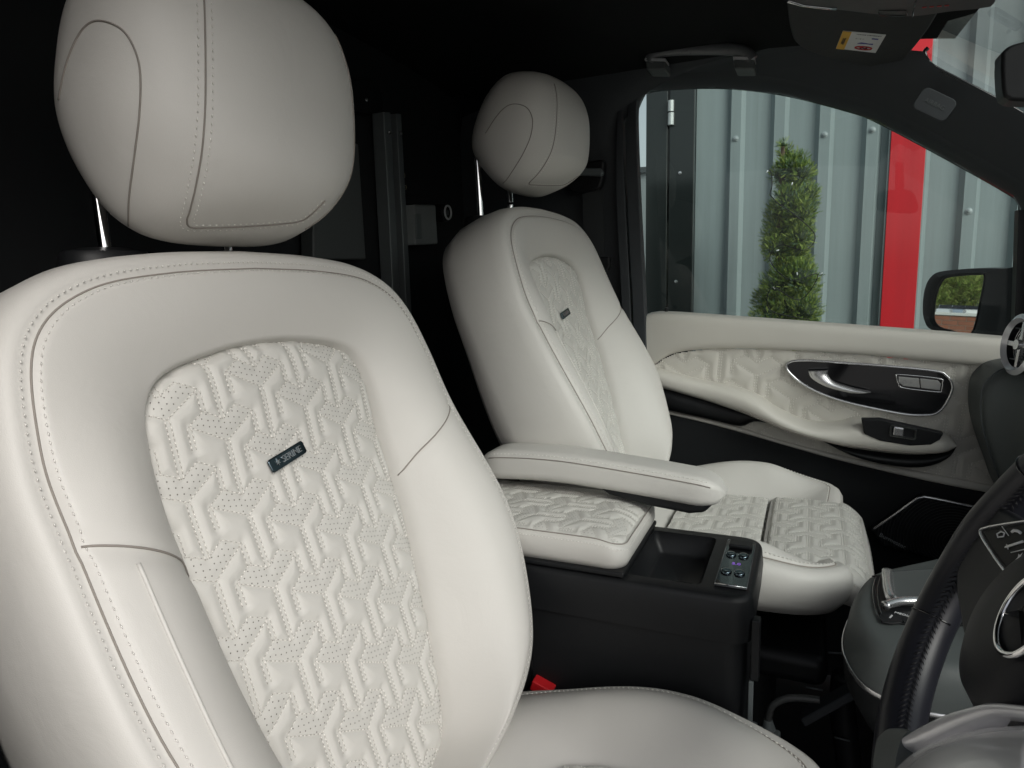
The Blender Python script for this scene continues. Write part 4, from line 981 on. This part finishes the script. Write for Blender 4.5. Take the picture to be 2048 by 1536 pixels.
# ------------------------------------------------------------------ low console in front of the seats
lc_ = empty('lower_console', (.25, .95, -.8), 'rounded grey lower console with touch pad and chrome hand rest behind the steering wheel', 'console')
kz = -.405
out_ = [(1692, 1215), (1698, 1180), (1718, 1150), (1760, 1128), (1880, 1104), (2020, 1078), (2250, 1040), (2600, 1400), (2300, 1420), (2048, 1352), (1960, 1345), (1870, 1335), (1790, 1312), (1735, 1285), (1705, 1250)]
O_ = crom([onZ(p, kz) for p in out_], 6, closed=True); ck = sum(O_, Vector()) / len(O_); mb = MB(); rings = []
for d_, h in ((.0, -.052), (.0, -.045), (.004, -.020), (.010, -.006), (.022, -.0)):
    rings.append([p + (ck - p).normalized() * d_ + Vector((0, 0, h)) for p in O_])
loft(mb, rings); k0 = len(mb.v) - len(O_); mb.f.append(tuple(range(k0, k0 + len(O_)))); lb_ = mb.build('console_body', dashmat, lc_, angle=60)
mb = MB(); loft(mb, [[p + (ck - p).normalized() * d_ + Vector((0, 0, h)) for p in O_] for d_, h in ((.16, -.45), (.10, -.22), (.02, -.115), (.002, -.085), (-.001, -.053))]); mb.build('console_foot', blacksoft, lc_, angle=60)
mb = MB(); tube(mb, [p + (p - ck).normalized() * .0015 + Vector((0, 0, -.052)) for p in O_], (lambda s: (.0035, .0015)), 8, closed=True, flat=(0, 0, 1)); mb.build('chrome_line', satin, lc_)
def kslab(pl, h, th, m, nm, par, bev=.002, n=5):
    mb = MB(); slab(mb, crom([onZ(p, kz) + Vector((0, 0, h)) for p in pl], n, closed=True), (0, 0, -th)); return mb.build(nm, m, par, bevel=bev, angle=35)
kslab([(1752, 1160), (1765, 1152), (2000, 1135), (2060, 1180), (2060, 1245), (1900, 1254), (1800, 1250), (1765, 1235), (1748, 1205)], .0025, .002, blackplastic, 'touch_surround', lc_, .001)
tp = kslab([(1779, 1162), (1790, 1157), (1980, 1145), (1990, 1160), (1990, 1205), (1860, 1214), (1800, 1214), (1786, 1200)], .010, .008, noisy(mat('touch_pad_grey', (.080, .090, .090), .5), 40, .08), 'touch_pad', lc_, .002)
mb = MB(); tube(mb, crom([onZ(p, kz) + Vector((0, 0, .0095)) for p in ((1786, 1200), (1779, 1162), (1790, 1157), (1980, 1145))], 5), .0009, 6); mb.build('pad_edge', gloss, tp)
for of_ in (0, 9):
    mb = MB(); tube(mb, crom([onZ((x + of_, y), kz) + Vector((0, 0, .0025)) for x, y in ((1752, 1158), (1746, 1180), (1748, 1210), (1757, 1236), (1775, 1250))], 5), .0008, 6); mb.build('trim_gap', gloss, lc_)
mb = MB(); tube(mb, crom([onZ(p, kz) + Vector((0, 0, .008)) for p in ((1775, 1152), (1776, 1185), (1784, 1212), (1800, 1218))], 6), (lambda s: (.0035 + .004 * math.sin(s * 3.1), .007)), 8, flat=(0, 0, 1)); mb.build('chrome_hand_rest', satin, lc_)
mb = MB(); tube(mb, crom([onZ(p, kz) + Vector((0, 0, .010)) for p in ((1768, 1227), (1800, 1218), (1850, 1216), (1950, 1212), (2020, 1208))], 6), (lambda s: (.005, .006)), 8); mb.build('chrome_bar', satin, lc_)
for a, b in ((1762, 1803), (1806, 1850), (1853, 1900), (1903, 1952), (1955, 1990)):
    kslab([(a, 1232 + (6 if a > 1762 else 0)), (b, 1236), (b, 1252), (a + 2, 1251)], .0045, .002, blackplastic, 'switch', lc_, .0006, 2)
letters('\u2307', .010, onZ((1781, 1243), kz) + Vector((0, 0, .006)), (0, 0, 0) if False else (.9, -.4, 0), (.4, .9, 0), white_ink, lc_, .0002, 'switch_symbol')
letters('MEDIA RADIO', .006, onZ((1825, 1244), kz) + Vector((0, 0, .006)), (.95, -.3, 0), (.3, .95, 0), white_ink, lc_, .0002, 'switch_lettering')
letters('NAV', .006, onZ((1948, 1245), kz) + Vector((0, 0, .006)), (.95, -.3, 0), (.3, .95, 0), white_ink, lc_, .0002, 'switch_lettering')

# ------------------------------------------------------------------ small dark things behind and below
# twin rails on the bulkhead
def bx(p): return onX(p, -.845)
for (xa, xb, ya, lb) in ((743, 757, 227, 'left of the two upright steel rails behind the seats'), (769, 779, 230, 'right narrower of the two upright steel rails behind the seats')):
    rl = empty('upright_rail', bx(((xa + xb) / 2, 600)), lb, 'rail', 'upright rails')
    p = [bx((xa, ya)), bx((xb, ya + 1)), bx((xb + 22, ya + 400)), bx((xa + 22, ya + 400))]; mb = MB(); slab(mb, p, (.03, 0, 0)); mb.build('rail', rail_m, rl, bevel=.002, angle=30)
    c_ = bx(((xa + xb) / 2 + 3, 268)) + Vector((.0305, 0, 0)) if xa < 760 else bx(((xa + xb) / 2 + 3, 270)) + Vector((.0305, 0, 0))
    mb = MB(); rings = [[c_ + Vector((h, math.cos(a) * r_, math.sin(a) * r_)) for a in np.linspace(0, 2 * math.pi, 17)[:-1]] for r_, h in ((.0052, 0), (.0048, .002), (.002, .0022), (.0018, .0005))]; loft(mb, rings, cap=True); mb.build('screw', satin, rl, angle=50)
bk2 = empty('rail_bracket', bx((722, 195)), 'dark rounded bracket with a brass screw above the rails', 'bracket')
mb = MB(); slab(mb, crom([bx(p) for p in ((690, 165), (720, 160), (742, 172), (750, 200), (748, 225), (700, 226), (690, 200))], 4, closed=True), (.02, 0, 0)); mb.build('bracket_plate', blackplastic, bk2, bevel=.003, angle=30)
c_ = bx((714, 203)) + Vector((.021, 0, 0)); mb = MB(); loft(mb, [[c_ + Vector((h, math.cos(a) * r_, math.sin(a) * r_)) for a in np.linspace(0, 2 * math.pi, 17)[:-1]] for r_, h in ((.004, 0), (.0036, .003), (.001, .004))], cap=True); mb.build('screw', satin, bk2)
lt = empty('round_lamp', bx((893, 425)), 'small round lamp with pale ring on the dark wall behind the far seat', 'lamp')
lc0 = onX((893, 425), -.80)
mb = MB(); tube(mb, [lc0 + Vector((.004, math.cos(a) * .0155, math.sin(a) * .0155)) for a in np.linspace(0, 2 * math.pi, 33)[:-1]], .0022, 8, closed=True); mb.build('lamp_ring', mat('pale_ring', (.7, .72, .74), .4, .2), lt)
mb = MB(); loft(mb, [[lc0 + Vector((h, math.cos(a) * r_, math.sin(a) * r_)) for a in np.linspace(0, 2 * math.pi, 33)[:-1]] for r_, h in ((.022, -.05), (.0215, -.002), (.016, .002), (.013, -.001), (.005, -.002))], cap=True); mb.build('lamp_body', blackplastic, lt, angle=50)
mb = MB(); loft(mb, [[lc0 + Vector((h, math.cos(a) * r_, math.sin(a) * r_)) for a in np.linspace(0, 2 * math.pi, 17)[:-1]] for r_, h in ((.007, -.001), (.006, .003), (.002, .005))], cap=True); mb.build('lamp_lens', steelgrey, lt)
sk = empty('switch_panel', bx((805, 360)), 'small dark panel with two gold outlined sockets behind the seats', 'panel')
mb = MB(); slab(mb, [bx(p) for p in ((790, 330), (826, 330), (830, 388), (794, 388))], (.006, 0, 0)); mb.build('panel_plate', blacksoft, sk, smooth=False)
for q in ((802, 351), (805, 375)):
    mb = MB(); c_ = bx(q) + Vector((.007, 0, 0)); tube(mb, [c_ + Vector((0, a, b)) for a, b in rr2(.0045, .004, .001, 2)], .0008, 6, closed=True); mb.build('socket', mat('brass_edge', (.30, .28, .2), .3, .8), sk)
gb = empty('grey_locker', bx((813, 450)), 'dark grey box with small latch plate low between the two seats', 'locker')
mb = MB(); slab(mb, [bx(p) for p in ((790, 412), (834, 412), (839, 490), (792, 492))], (.05, 0, 0)); mb.build('locker_body', noisy(mat('locker_grey', (.20, .22, .22), .6), 30, .1), gb, bevel=.004, angle=30)
mb = MB(); slab(mb, [bx(p) + Vector((.05, 0, 0)) for p in ((790, 430), (800, 430), (803, 480), (792, 480))], (.004, 0, 0)); mb.build('latch_plate', rail_m, gb, bevel=.001, angle=30)
lk2 = empty('dark_cabinet', bx((640, 420)), 'tall charcoal cabinet door edge between driver headrest and rails', 'cabinet')
mb = MB(); slab(mb, [bx(p) for p in ((600, 290), (692, 290), (708, 520), (600, 520))], (.03, 0, 0)); mb.build('cabinet_door', noisy(mat('cabinet_charcoal', (.07, .078, .078), .6), 30, .1), lk2, bevel=.004, angle=30)
# belt guide and strap at the far door pillar
by_ = 1.60
bg_ = empty('belt_guide', onY((1185, 360), by_), 'dark seat belt height adjuster with strap on the far door pillar', 'seat belt')
mb = MB(); slab(mb, crom([onY(p, by_) for p in ((1130, 330), (1180, 322), (1204, 320), (1207, 335), (1203, 365), (1190, 380), (1140, 382))], 4, closed=True), (0, .03, 0)); mb.build('adjuster', blackplastic, bg_, bevel=.006, angle=30)
mb = MB(); slab(mb, [onY(p, by_ - .012) for p in ((1150, 335), (1200, 336), (1206, 345), (1202, 352), (1150, 350))], (0, .02, 0)); mb.build('guide_loop', rail_m, bg_, bevel=.005, angle=30)
mb = MB(); slab(mb, [onY(p, by_ + .012) for p in ((1165, 380), (1205, 380), (1210, 520), (1168, 520))], (0, .002, 0)); mb.build('strap', noisy(mat('belt_webbing', (.028, .031, .033), .7), 100, .2), bg_, smooth=False)
mb = MB(); slab(mb, [onY(p, by_) for p in ((1165, 515), (1218, 513), (1220, 530), (1214, 542), (1165, 540))], (0, .02, 0)); mb.build('lower_clip', blackplastic, bg_, bevel=.004, angle=30)
# black seal and trim strip on the far pillar
ps = empty('pillar_cover', onY((1262, 450), 1.63), 'long ribbed dark pillar cover left of the side window', 'pillar cover')
mb = MB()
for a, b in ((1228, 1244), (1250, 1272)):
    mb = MB(); slab(mb, crom([onY(p, 1.63) for p in ((a + 6, 215), (a + 14, 190), (b + 6, 188), (b, 225), (b + 6, 400), (b + 18, 640), (b + 20, 860), (a + 20, 860), (a + 16, 640), (a + 4, 400))], 4, closed=True), (0, .03, 0)); mb.build('cover_rib', pillar_m, ps, bevel=.010, angle=30)
# cable with plug near the floor
cb = empty('power_cable', onY((1548, 1440), .95), 'dark cable with ribbed plug standing on the floor in front of the seat', 'cable')
cp_ = [onY(p, .86) for p in ((1538, 1458), (1536, 1440), (1545, 1412), (1570, 1398), (1600, 1396), (1640, 1400))]
mb = MB(); tube(mb, crom(cp_, 8), .0045, 10); mb.build('cord', noisy(mat('cable_grey', (.035, .037, .037), .5), 80, .1), cb)
for k in range(6):
    mb = MB(); c_ = cp_[0].lerp(cp_[1], k / 6 + .1); tube(mb, [c_ - Vector((0, 0, .0012)), c_ + Vector((0, 0, .0012))], .008 - k * .0005, 14); mb.build('strain_relief_ring', rail_m, cb, angle=40)
mb = MB(); obox(mb, cp_[0] - Vector((0, 0, .022)), (1, 0, 0), (0, 1, 0), (0, 0, 1), (.014, .010, .018)); mb.build('plug', rail_m, cb, bevel=.003, angle=30)
mb = MB(); obox(mb, cp_[0] - Vector((.018, 0, .012)), (1, 0, 0), (0, 1, 0), (0, 0, 1), (.0035, .009, .012)); mb.build('plug_clip', rail_m, cb, bevel=.001, angle=30)
# low trim in the footwell
ft = empty('footwell_trim', (.12, 1.0, -.75), 'grey sloping trim bar across the dark footwell by the low console', 'trim')
mb = MB(); slab(mb, [onY(p, .98) for p in ((1600, 1440), (1700, 1385), (1745, 1372), (1752, 1358), (1770, 1372), (1712, 1400), (1610, 1456))], (0, .03, 0)); mb.build('trim_bar', pillar_m, ft, bevel=.003, angle=30)
mb = MB(); slab(mb, [onY(p, 1.0) for p in ((1690, 1300), (1698, 1322), (1706, 1326), (1702, 1302))], (0, .02, 0)); mb.build('bracket', rail_m, ft, bevel=.002, angle=30)
for p, q in (((1612, 1374), (1646, 1381)), ((1656, 1305), (1684, 1307)), ((1668, 1474), (1700, 1482))):
    mb = MB(); tube(mb, [onY(p, 1.02), onY(q, 1.02)], .0016, 6); mb.build('bright_edge', steelgrey, ft)
mb = MB(); rings = []
rcx = crom([onY(p, 1.04) for p in ((1700, 1536), (1690, 1460), (1685, 1400), (1690, 1350))], 6); tube(mb, rcx, .018, 10); mb.build('seat_rail', blackplastic, ft)

# ------------------------------------------------------------------ outside: ground, metal wall, post, tree
mb = MB(); mb.add([(-300, -300, -1.5), (300, -300, -1.5), (300, 300, -1.5), (-300, 300, -1.5)], [(0, 1, 2, 3)])
gm = noisy(mat('concrete_paving', (.24, .235, .225), .9), 3, .2, .5, 60, dist=.004); struct('ground', mb, gm, smooth=False)
wallm = noisy(mat('pale_green_grey_sheet_steel', (.275, .325, .332), .55, spec=.4), 2.2, .07, .12, 30, dist=.0006)
def streaks(m, amt=.16, sx=9, sz=.5):
    n = m.node_tree.nodes; l = m.node_tree.links; b = n['Principled BSDF']; src = b.inputs['Base Color'].links[0].from_socket
    tc = n.new('ShaderNodeTexCoord'); mp = n.new('ShaderNodeMapping'); mp.inputs['Scale'].default_value = (sx, sx, sz); t = n.new('ShaderNodeTexNoise'); t.inputs['Scale'].default_value = 1.0; t.inputs['Detail'].default_value = 8; t.inputs['Roughness'].default_value = .7
    l.new(tc.outputs['Object'], mp.inputs['Vector']); l.new(mp.outputs[0], t.inputs['Vector'])
    r = n.new('ShaderNodeMapRange'); r.inputs[1].default_value = .35; r.inputs[2].default_value = .7; r.inputs[3].default_value = 1 - amt; r.inputs[4].default_value = 1 + amt * .4; l.new(t.outputs['Fac'], r.inputs[0])
    x = n.new('ShaderNodeMix'); x.data_type = 'RGBA'; x.blend_type = 'MULTIPLY'; x.inputs[0].default_value = 1.0; l.new(src, x.inputs[6]); l.new(r.outputs[0], x.inputs[7]); l.new(x.outputs[2], b.inputs['Base Color'])
streaks(wallm)
mw = empty('metal_wall', (1.5, 3.25, -1.5), 'pale green grey profiled metal wall outside the window with a red stripe', 'wall')
WY = 3.20; pitch = .173; xs0 = -.4905
prof = [(xs0, 0)]; x = onY((1475, 180), WY).x - 0 * pitch
ribs = [x + k * pitch for k in range(0, 26)]
i = 0
rx0, rx1 = onY((1781, 261), WY).x, onY((1849, 293), WY).x
panels = []
edges = [xs0]
for k, c_ in enumerate(ribs):
    pan = MB(); a, b = edges[-1], c_ + pitch / 2 if k < 25 else c_ + .1
    pr = [(a, 0), (c_ - .036, 0), (c_ - .020, -.026), (c_ + .020, -.026), (c_ + .036, 0), (b, 0)]
    loft(pan, [[Vector((px, WY + py, -1.5)) for px, py in pr], [Vector((px, WY + py, 5.6)) for px, py in pr]], closed_u=False)
    loft(pan, [[Vector((px, WY + .03, z)) for px, py in ((a, 0), (b, 0))] for z in (-1.5, 5.6)], closed_u=False)
    pan.build('wall_sheet', wallm, mw, smooth=False); edges.append(b)
for px_, py_ in ((1474, 277), (1664, 268), (1763, 258), (1985, 420)):
    c_ = onY((px_, py_), WY - .026); kk = min(range(26), key=lambda q: abs(ribs[q] - c_.x)); c_ = Vector((ribs[kk], WY - .026, c_.z))
    mb = MB(); loft(mb, [[c_ + Vector((math.cos(a) * r_, -h, math.sin(a) * r_)) for a in np.linspace(0, 2 * math.pi, 17)[:-1]] for r_, h in ((.0125, 0), (.012, .003), (.007, .004), (.0065, .010), (.003, .011))], cap=True); mb.build('wall_screw', mat('screw_cap', (.36, .40, .41), .4, .3), mw, angle=50)
redm = noisy(mat('red_sheet', (.62, .012, .022), .35, spec=.5), 3, .05)
streaks(redm, .12, 14, .6)
mb = MB(); box(mb, (rx0, WY - .042, -1.5), (rx1, WY - .030, 5.6)); mb.build('red_stripe', redm, mw, bevel=.002, angle=30)
mb = MB(); box(mb, (rx0 - .006, WY - .036, -1.5), (rx0 - .001, WY - .004, 5.6)); mb.build('stripe_trim', wallm, mw, smooth=False)
postm = noisy(mat('dark_glossy_door_post', (.018, .022, .022), .16, spec=.6), 1.5, .1)
dp = empty('door_post', (-.56, 3.22, -1.5), 'dark glossy door post with silver hinge at the left end of the metal wall', 'door post')
pxa, pxm, pxb = onY((1297, 180), WY).x, onY((1342, 180), WY).x, -.4905
mb = MB(); box(mb, (pxa, WY - .045, -1.5), (pxm - .005, WY + .05, 5.6)); mb.build('door_leaf', postm, dp, bevel=.003, angle=30)
mb = MB(); box(mb, (pxm + .003, WY - .040, -1.5), (pxb - .002, WY + .05, 5.6)); mb.build('post_plate', postm, dp, bevel=.003, angle=30)
mb = MB(); box(mb, (pxm - .006, WY - .02, -1.5), (pxm + .004, WY + .04, 5.6)); mb.build('joint_seal', gloss, dp, smooth=False)
hx = onY((1342, 200), WY - .055)
for a, b in ((201, 223), (226, 250)):
    mb = MB(); tube(mb, [onY((1342, a), WY - .055), onY((1341.5, b), WY - .055)], .0135, 18); mb.build('hinge_barrel', noisy(mat('hinge_silver', (.55, .57, .57), .4, .3), 60, .05), dp, angle=50)
for q in ((1360, 346), (1352, 563)):
    c_ = onY(q, WY - .041); mb = MB(); loft(mb, [[c_ + Vector((math.cos(a) * r_, -h, math.sin(a) * r_)) for a in np.linspace(0, 2 * math.pi, 17)[:-1]] for r_, h in ((.008, 0), (.007, .004), (.002, .005))], cap=True); mb.build('post_screw', satin, dp, angle=50)
# building beyond the door leaf
fb = empty('far_building', (-3.2, 9, -1.5), 'pale distant building glimpsed in the sliver left of the door post', 'building')
mb = MB(); box(mb, (-4.2, 9, -1.5), (-1.2, 11, 1.25)); mb.build('building_wall', noisy(mat('far_wall', (.30, .33, .34), .8), 2, .1), fb, smooth=False)
mb = MB(); box(mb, (-4.25, 8.95, 1.25), (-1.15, 11.05, 1.32)); mb.build('roof_edge', steelgrey, fb, smooth=False)

# spiral clipped conifer in front of the wall
def fronds(name, centres, n, size, mats, parent, seed, kind='stuff'):
    r_ = np.random.default_rng(seed); groups = [MB() for _ in mats]
    w = np.array([c[3] for c in centres]); w = w ** 2; w /= w.sum(); ids = r_.choice(len(centres), n, p=w)
    for q in ids:
        c = centres[q]; d = nz(r_.normal(size=3)); rad = c[3] * (r_.uniform(.35, 1.0) ** .5) * r_.uniform(.85, 1.16)
        p = Vector((c[0] + d[0] * rad, c[1] + d[1] * rad, c[2] + d[2] * rad))
        t = Vector(nz(d * .9 + np.array([0, 0, .55]) + r_.normal(size=3) * .35).tolist()); s = t.cross(Vector(nz(r_.normal(size=3)).tolist())).normalized()
        L = size * r_.uniform(.6, 1.3); g_ = groups[min(len(mats) - 1, int(r_.random() * len(mats)))]
        vs = [p, p + t * L]; fs = []; m_ = len(vs)
        # central spine leaf and two or four side leaflets
        pts = [p - s * L * .05, p + s * L * .05, p + t * L]; g_.add(pts, [(0, 1, 2)])
        for k in (1, 2, 3):
            b = p + t * (L * k * .24)
            for sg in (-1, 1):
                e = b + (t * .75 + s * sg * .8).normalized() * L * (.42 - .07 * k); g_.add([b - t * L * .05, b + t * L * .07, e], [(0, 1, 2)])
    for g_, m_ in zip(groups, mats):
        if g_.v: g_.build(name, m_, parent, smooth=False, kind=kind)
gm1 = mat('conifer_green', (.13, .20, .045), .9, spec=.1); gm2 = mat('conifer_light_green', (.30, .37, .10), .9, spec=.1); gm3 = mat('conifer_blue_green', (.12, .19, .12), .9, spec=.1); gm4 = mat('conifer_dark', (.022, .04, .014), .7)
tr = empty('topiary_conifer', onY((1575, 640), 2.78), 'spiral clipped green conifer with fairy lights outside the window', 'tree')
TY = 2.78; cs_ = []
spine = [((1566, 290), 9), ((1572, 306), 15), ((1598, 320), 18), ((1580, 332), 24), ((1606, 345), 23), ((1562, 347), 24), ((1590, 372), 36), ((1610, 395), 30), ((1578, 400), 34), ((1600, 425), 34), ((1562, 430), 36), ((1585, 455), 40), ((1560, 470), 38), ((1600, 470), 28), ((1555, 495), 32), ((1585, 500), 36), ((1590, 525), 36), ((1575, 545), 38), ((1600, 555), 38), ((1560, 570), 42), ((1600, 585), 44), ((1545, 600), 42), ((1580, 610), 46), ((1610, 620), 34), ((1545, 635), 46), ((1590, 645), 50), ((1560, 680), 52), ((1600, 700), 56), ((1560, 740), 60), ((1590, 790), 60), ((1570, 850), 64), ((1590, 920), 66)]
for k, (p, r_) in enumerate(spine):
    y = TY + .05 * math.sin(k * 1.3); c_ = onY(p, y); cs_.append((c_.x, c_.y, c_.z, r_ * .00160))
fronds('foliage', cs_, 30000, .021, [gm1, gm2, gm3, gm1, gm2], tr, 5)
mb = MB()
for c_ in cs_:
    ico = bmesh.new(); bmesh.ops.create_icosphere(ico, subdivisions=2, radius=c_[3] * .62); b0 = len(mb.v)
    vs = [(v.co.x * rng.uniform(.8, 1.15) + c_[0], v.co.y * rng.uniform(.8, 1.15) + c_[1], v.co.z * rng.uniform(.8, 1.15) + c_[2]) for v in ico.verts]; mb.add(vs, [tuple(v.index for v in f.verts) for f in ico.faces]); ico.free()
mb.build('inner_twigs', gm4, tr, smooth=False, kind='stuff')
mb = MB(); tube(mb, [Vector((cs_[-1][0], TY, -1.5)), Vector((cs_[12][0], TY, cs_[12][2])), Vector((cs_[0][0], TY, cs_[0][2]))], (lambda s: .025 - .018 * s), 10); mb.build('trunk', noisy(mat('bark', (.10, .07, .05), .9), 20, .2, .5, 80), tr)
fl = empty('fairy_lights', onY((1545, 370), 2.66), 'dark fairy light wire with small unlit bulbs wound on the conifer', 'string lights')
wpts = [(1536, 340), (1542, 345), (1544, 370), (1540, 388), (1545, 395), (1560, 410), (1590, 430), (1630, 470), (1610, 500), (1560, 490), (1540, 520), (1580, 560), (1636, 548), (1600, 600), (1545, 575), (1540, 620), (1620, 640)]
mb = MB(); tube(mb, crom([onY(p, 2.63 + .03 * math.sin(k * 2.1)) for k, p in enumerate(wpts)], 5), .0017, 5); mb.build('wire', blackplastic, fl)
for p in ((1536, 341), (1585, 365), (1558, 500), (1640, 549), (1546, 574), (1594, 545)):
    mb = MB(); c_ = onY(p, 2.61); d = Vector((random.uniform(-1, 1), -.3, random.uniform(-1, 1))).normalized(); tube(mb, [c_, c_ + d * .010], .0018, 8); mb.build('bulb', white_ink, fl)

# what the wing mirror shows: planter wall, hedge trees and parked cars behind the van
def world_at(d, dist): return Vector(mc) + Vector(d.tolist()) * dist
def mray(p): d = ray(p); return d - 2 * d.dot(mn) * mn
bw = empty('brick_planter', (-7, 3.2, -1.5), 'low red brick planter wall seen in the wing mirror', 'wall')
g0 = Vector(mc)
def mX(p, X):
    a = onP(p, mc, mn); d = mray(p); return a + Vector(d.tolist()) * ((X - a.x) / d[0])
XB = -11.0; qa, qb, qc, qd = mX((1880, 630), XB), mX((1960, 642), XB), mX((1940, 690), XB), mX((1880, 690), XB)
yb0, yb1 = min(qa.y, qb.y) - .6, max(qa.y, qb.y) + 1.2; zb = qa.z
br = noisy(mat('red_brick', (.22, .085, .05), .85), 6, .25, .3, 60, dist=.002); mort = mat('mortar', (.25, .23, .2), .9); cope = mat('pale_coping', (.5, .5, .48), .8)
mb = MB(); box(mb, (XB - .3, yb0, -1.5), (XB - .006, yb1, zb)); mb.build('mortar_core', mort, bw, smooth=False)
mb = MB(); bme = None; bh = .075; nrow = int((zb + 1.5) / bh); proto = None; cnt = 0
for r_ in range(nrow):
    for k in range(int((yb1 - yb0) / .225) + 1):
        if cnt >= 290 or r_ < nrow - 12: continue
        y_ = yb0 + k * .225 + (.1125 if r_ % 2 else 0); z_ = -1.5 + r_ * bh + (zb + 1.5 - nrow * bh)
        if proto is None:
            m_ = MB(); box(m_, (XB - .006, y_, z_), (XB + .004, y_ + .215, z_ + .065)); proto = m_.build('brick', br, bw, smooth=False); base_ = (y_, z_)
        else: copy_to(proto, (0, y_ - base_[0], z_ - base_[1]), bw)
        cnt += 1
mb = MB(); box(mb, (XB - .33, yb0 - .03, zb), (XB + .03, yb1 + .03, zb + .05)); mb.build('coping', cope, bw, bevel=.01, angle=30)
carm = [mat('silver_car_paint', (.55, .57, .6), .3, .4, coat=.5), mat('white_car_paint', (.7, .7, .7), .3, coat=.5), mat('blue_grey_car_paint', (.25, .3, .38), .3, .3, coat=.5)]
XC = -95.0
for k, (px_, lb) in enumerate(((1892, 'silver parked car reflected furthest left in the wing mirror'), (1918, 'blue grey parked car reflected in the middle of the wing mirror'), (1944, 'white parked car reflected nearest the right edge of the wing mirror'))):
    c_ = mX((px_, 624), XC); c_.z = -1.5; ce = empty('parked_car', c_, lb, 'car')
    hw_ = .85
    pf = [(-2.1, .35), (-2.15, .8), (-1.3, .95), (-.6, 1.42), (.9, 1.45), (1.7, 1.0), (2.1, .95), (2.15, .35)]; mb = MB()
    rings = [[c_ + Vector((x, s * hw_ * (1 if z < 1.0 else .82), z)) for x, z in pf] for s in (-1, -.95, .95, 1)]; loft(mb, rings, closed_u=True, cap=True); mb.build('body', carm[(0, 2, 1)[k]], ce, bevel=.06, angle=30)
    mb = MB(); mb.add([c_ + Vector(v) for v in ((1.68, -.65, 1.03), (1.68, .65, 1.03), (.95, .62, 1.42), (.95, -.62, 1.42))], [(0, 1, 2, 3)]); o = mb.build('windscreen', gloss, ce, smooth=False); o.location.x += .03; o.location.z += .03
    for sx in (-1.35, 1.35):
        for sy_ in (-1, 1):
            mb = MB(); tube(mb, [c_ + Vector((sx, sy_ * .86, .32)), c_ + Vector((sx, sy_ * .70, .32))], .32, 20); mb.build('wheel', blackplastic, ce, angle=40)
def tree_at(p, X, h, seed, lb):
    c_ = mX(p, X); root = empty('broadleaf_tree', (c_.x, c_.y, -1.5), lb, 'tree'); r_ = np.random.default_rng(seed); cs2 = []
    for k in range(30): cs2.append((c_.x + r_.normal() * 1.6, c_.y + r_.normal() * 1.7, -1.5 + h * r_.uniform(.18, 1), r_.uniform(.8, 1.5)))
    fronds('crown', cs2, 5000, .7, [gm1, gm2, mat('leaf_olive', (.16, .17, .04), .6)], root, seed)
    mb = MB(); tube(mb, [Vector((c_.x, c_.y, -1.5)), Vector((c_.x + .1, c_.y, -1.5 + h * .8))], lambda s: .2 - .15 * s, 10); mb.build('trunk', mat('tree_bark', (.09, .07, .05), .9), root)
tree_at((1885, 590), -125, 8.5, 1, 'dark green tree reflected at the left of the wing mirror')
tree_at((1915, 590), -128, 9.5, 2, 'tall yellow green tree reflected in the middle of the wing mirror')
tree_at((1950, 590), -122, 6.4, 3, 'thinner tree reflected against the sky at the right of the wing mirror')
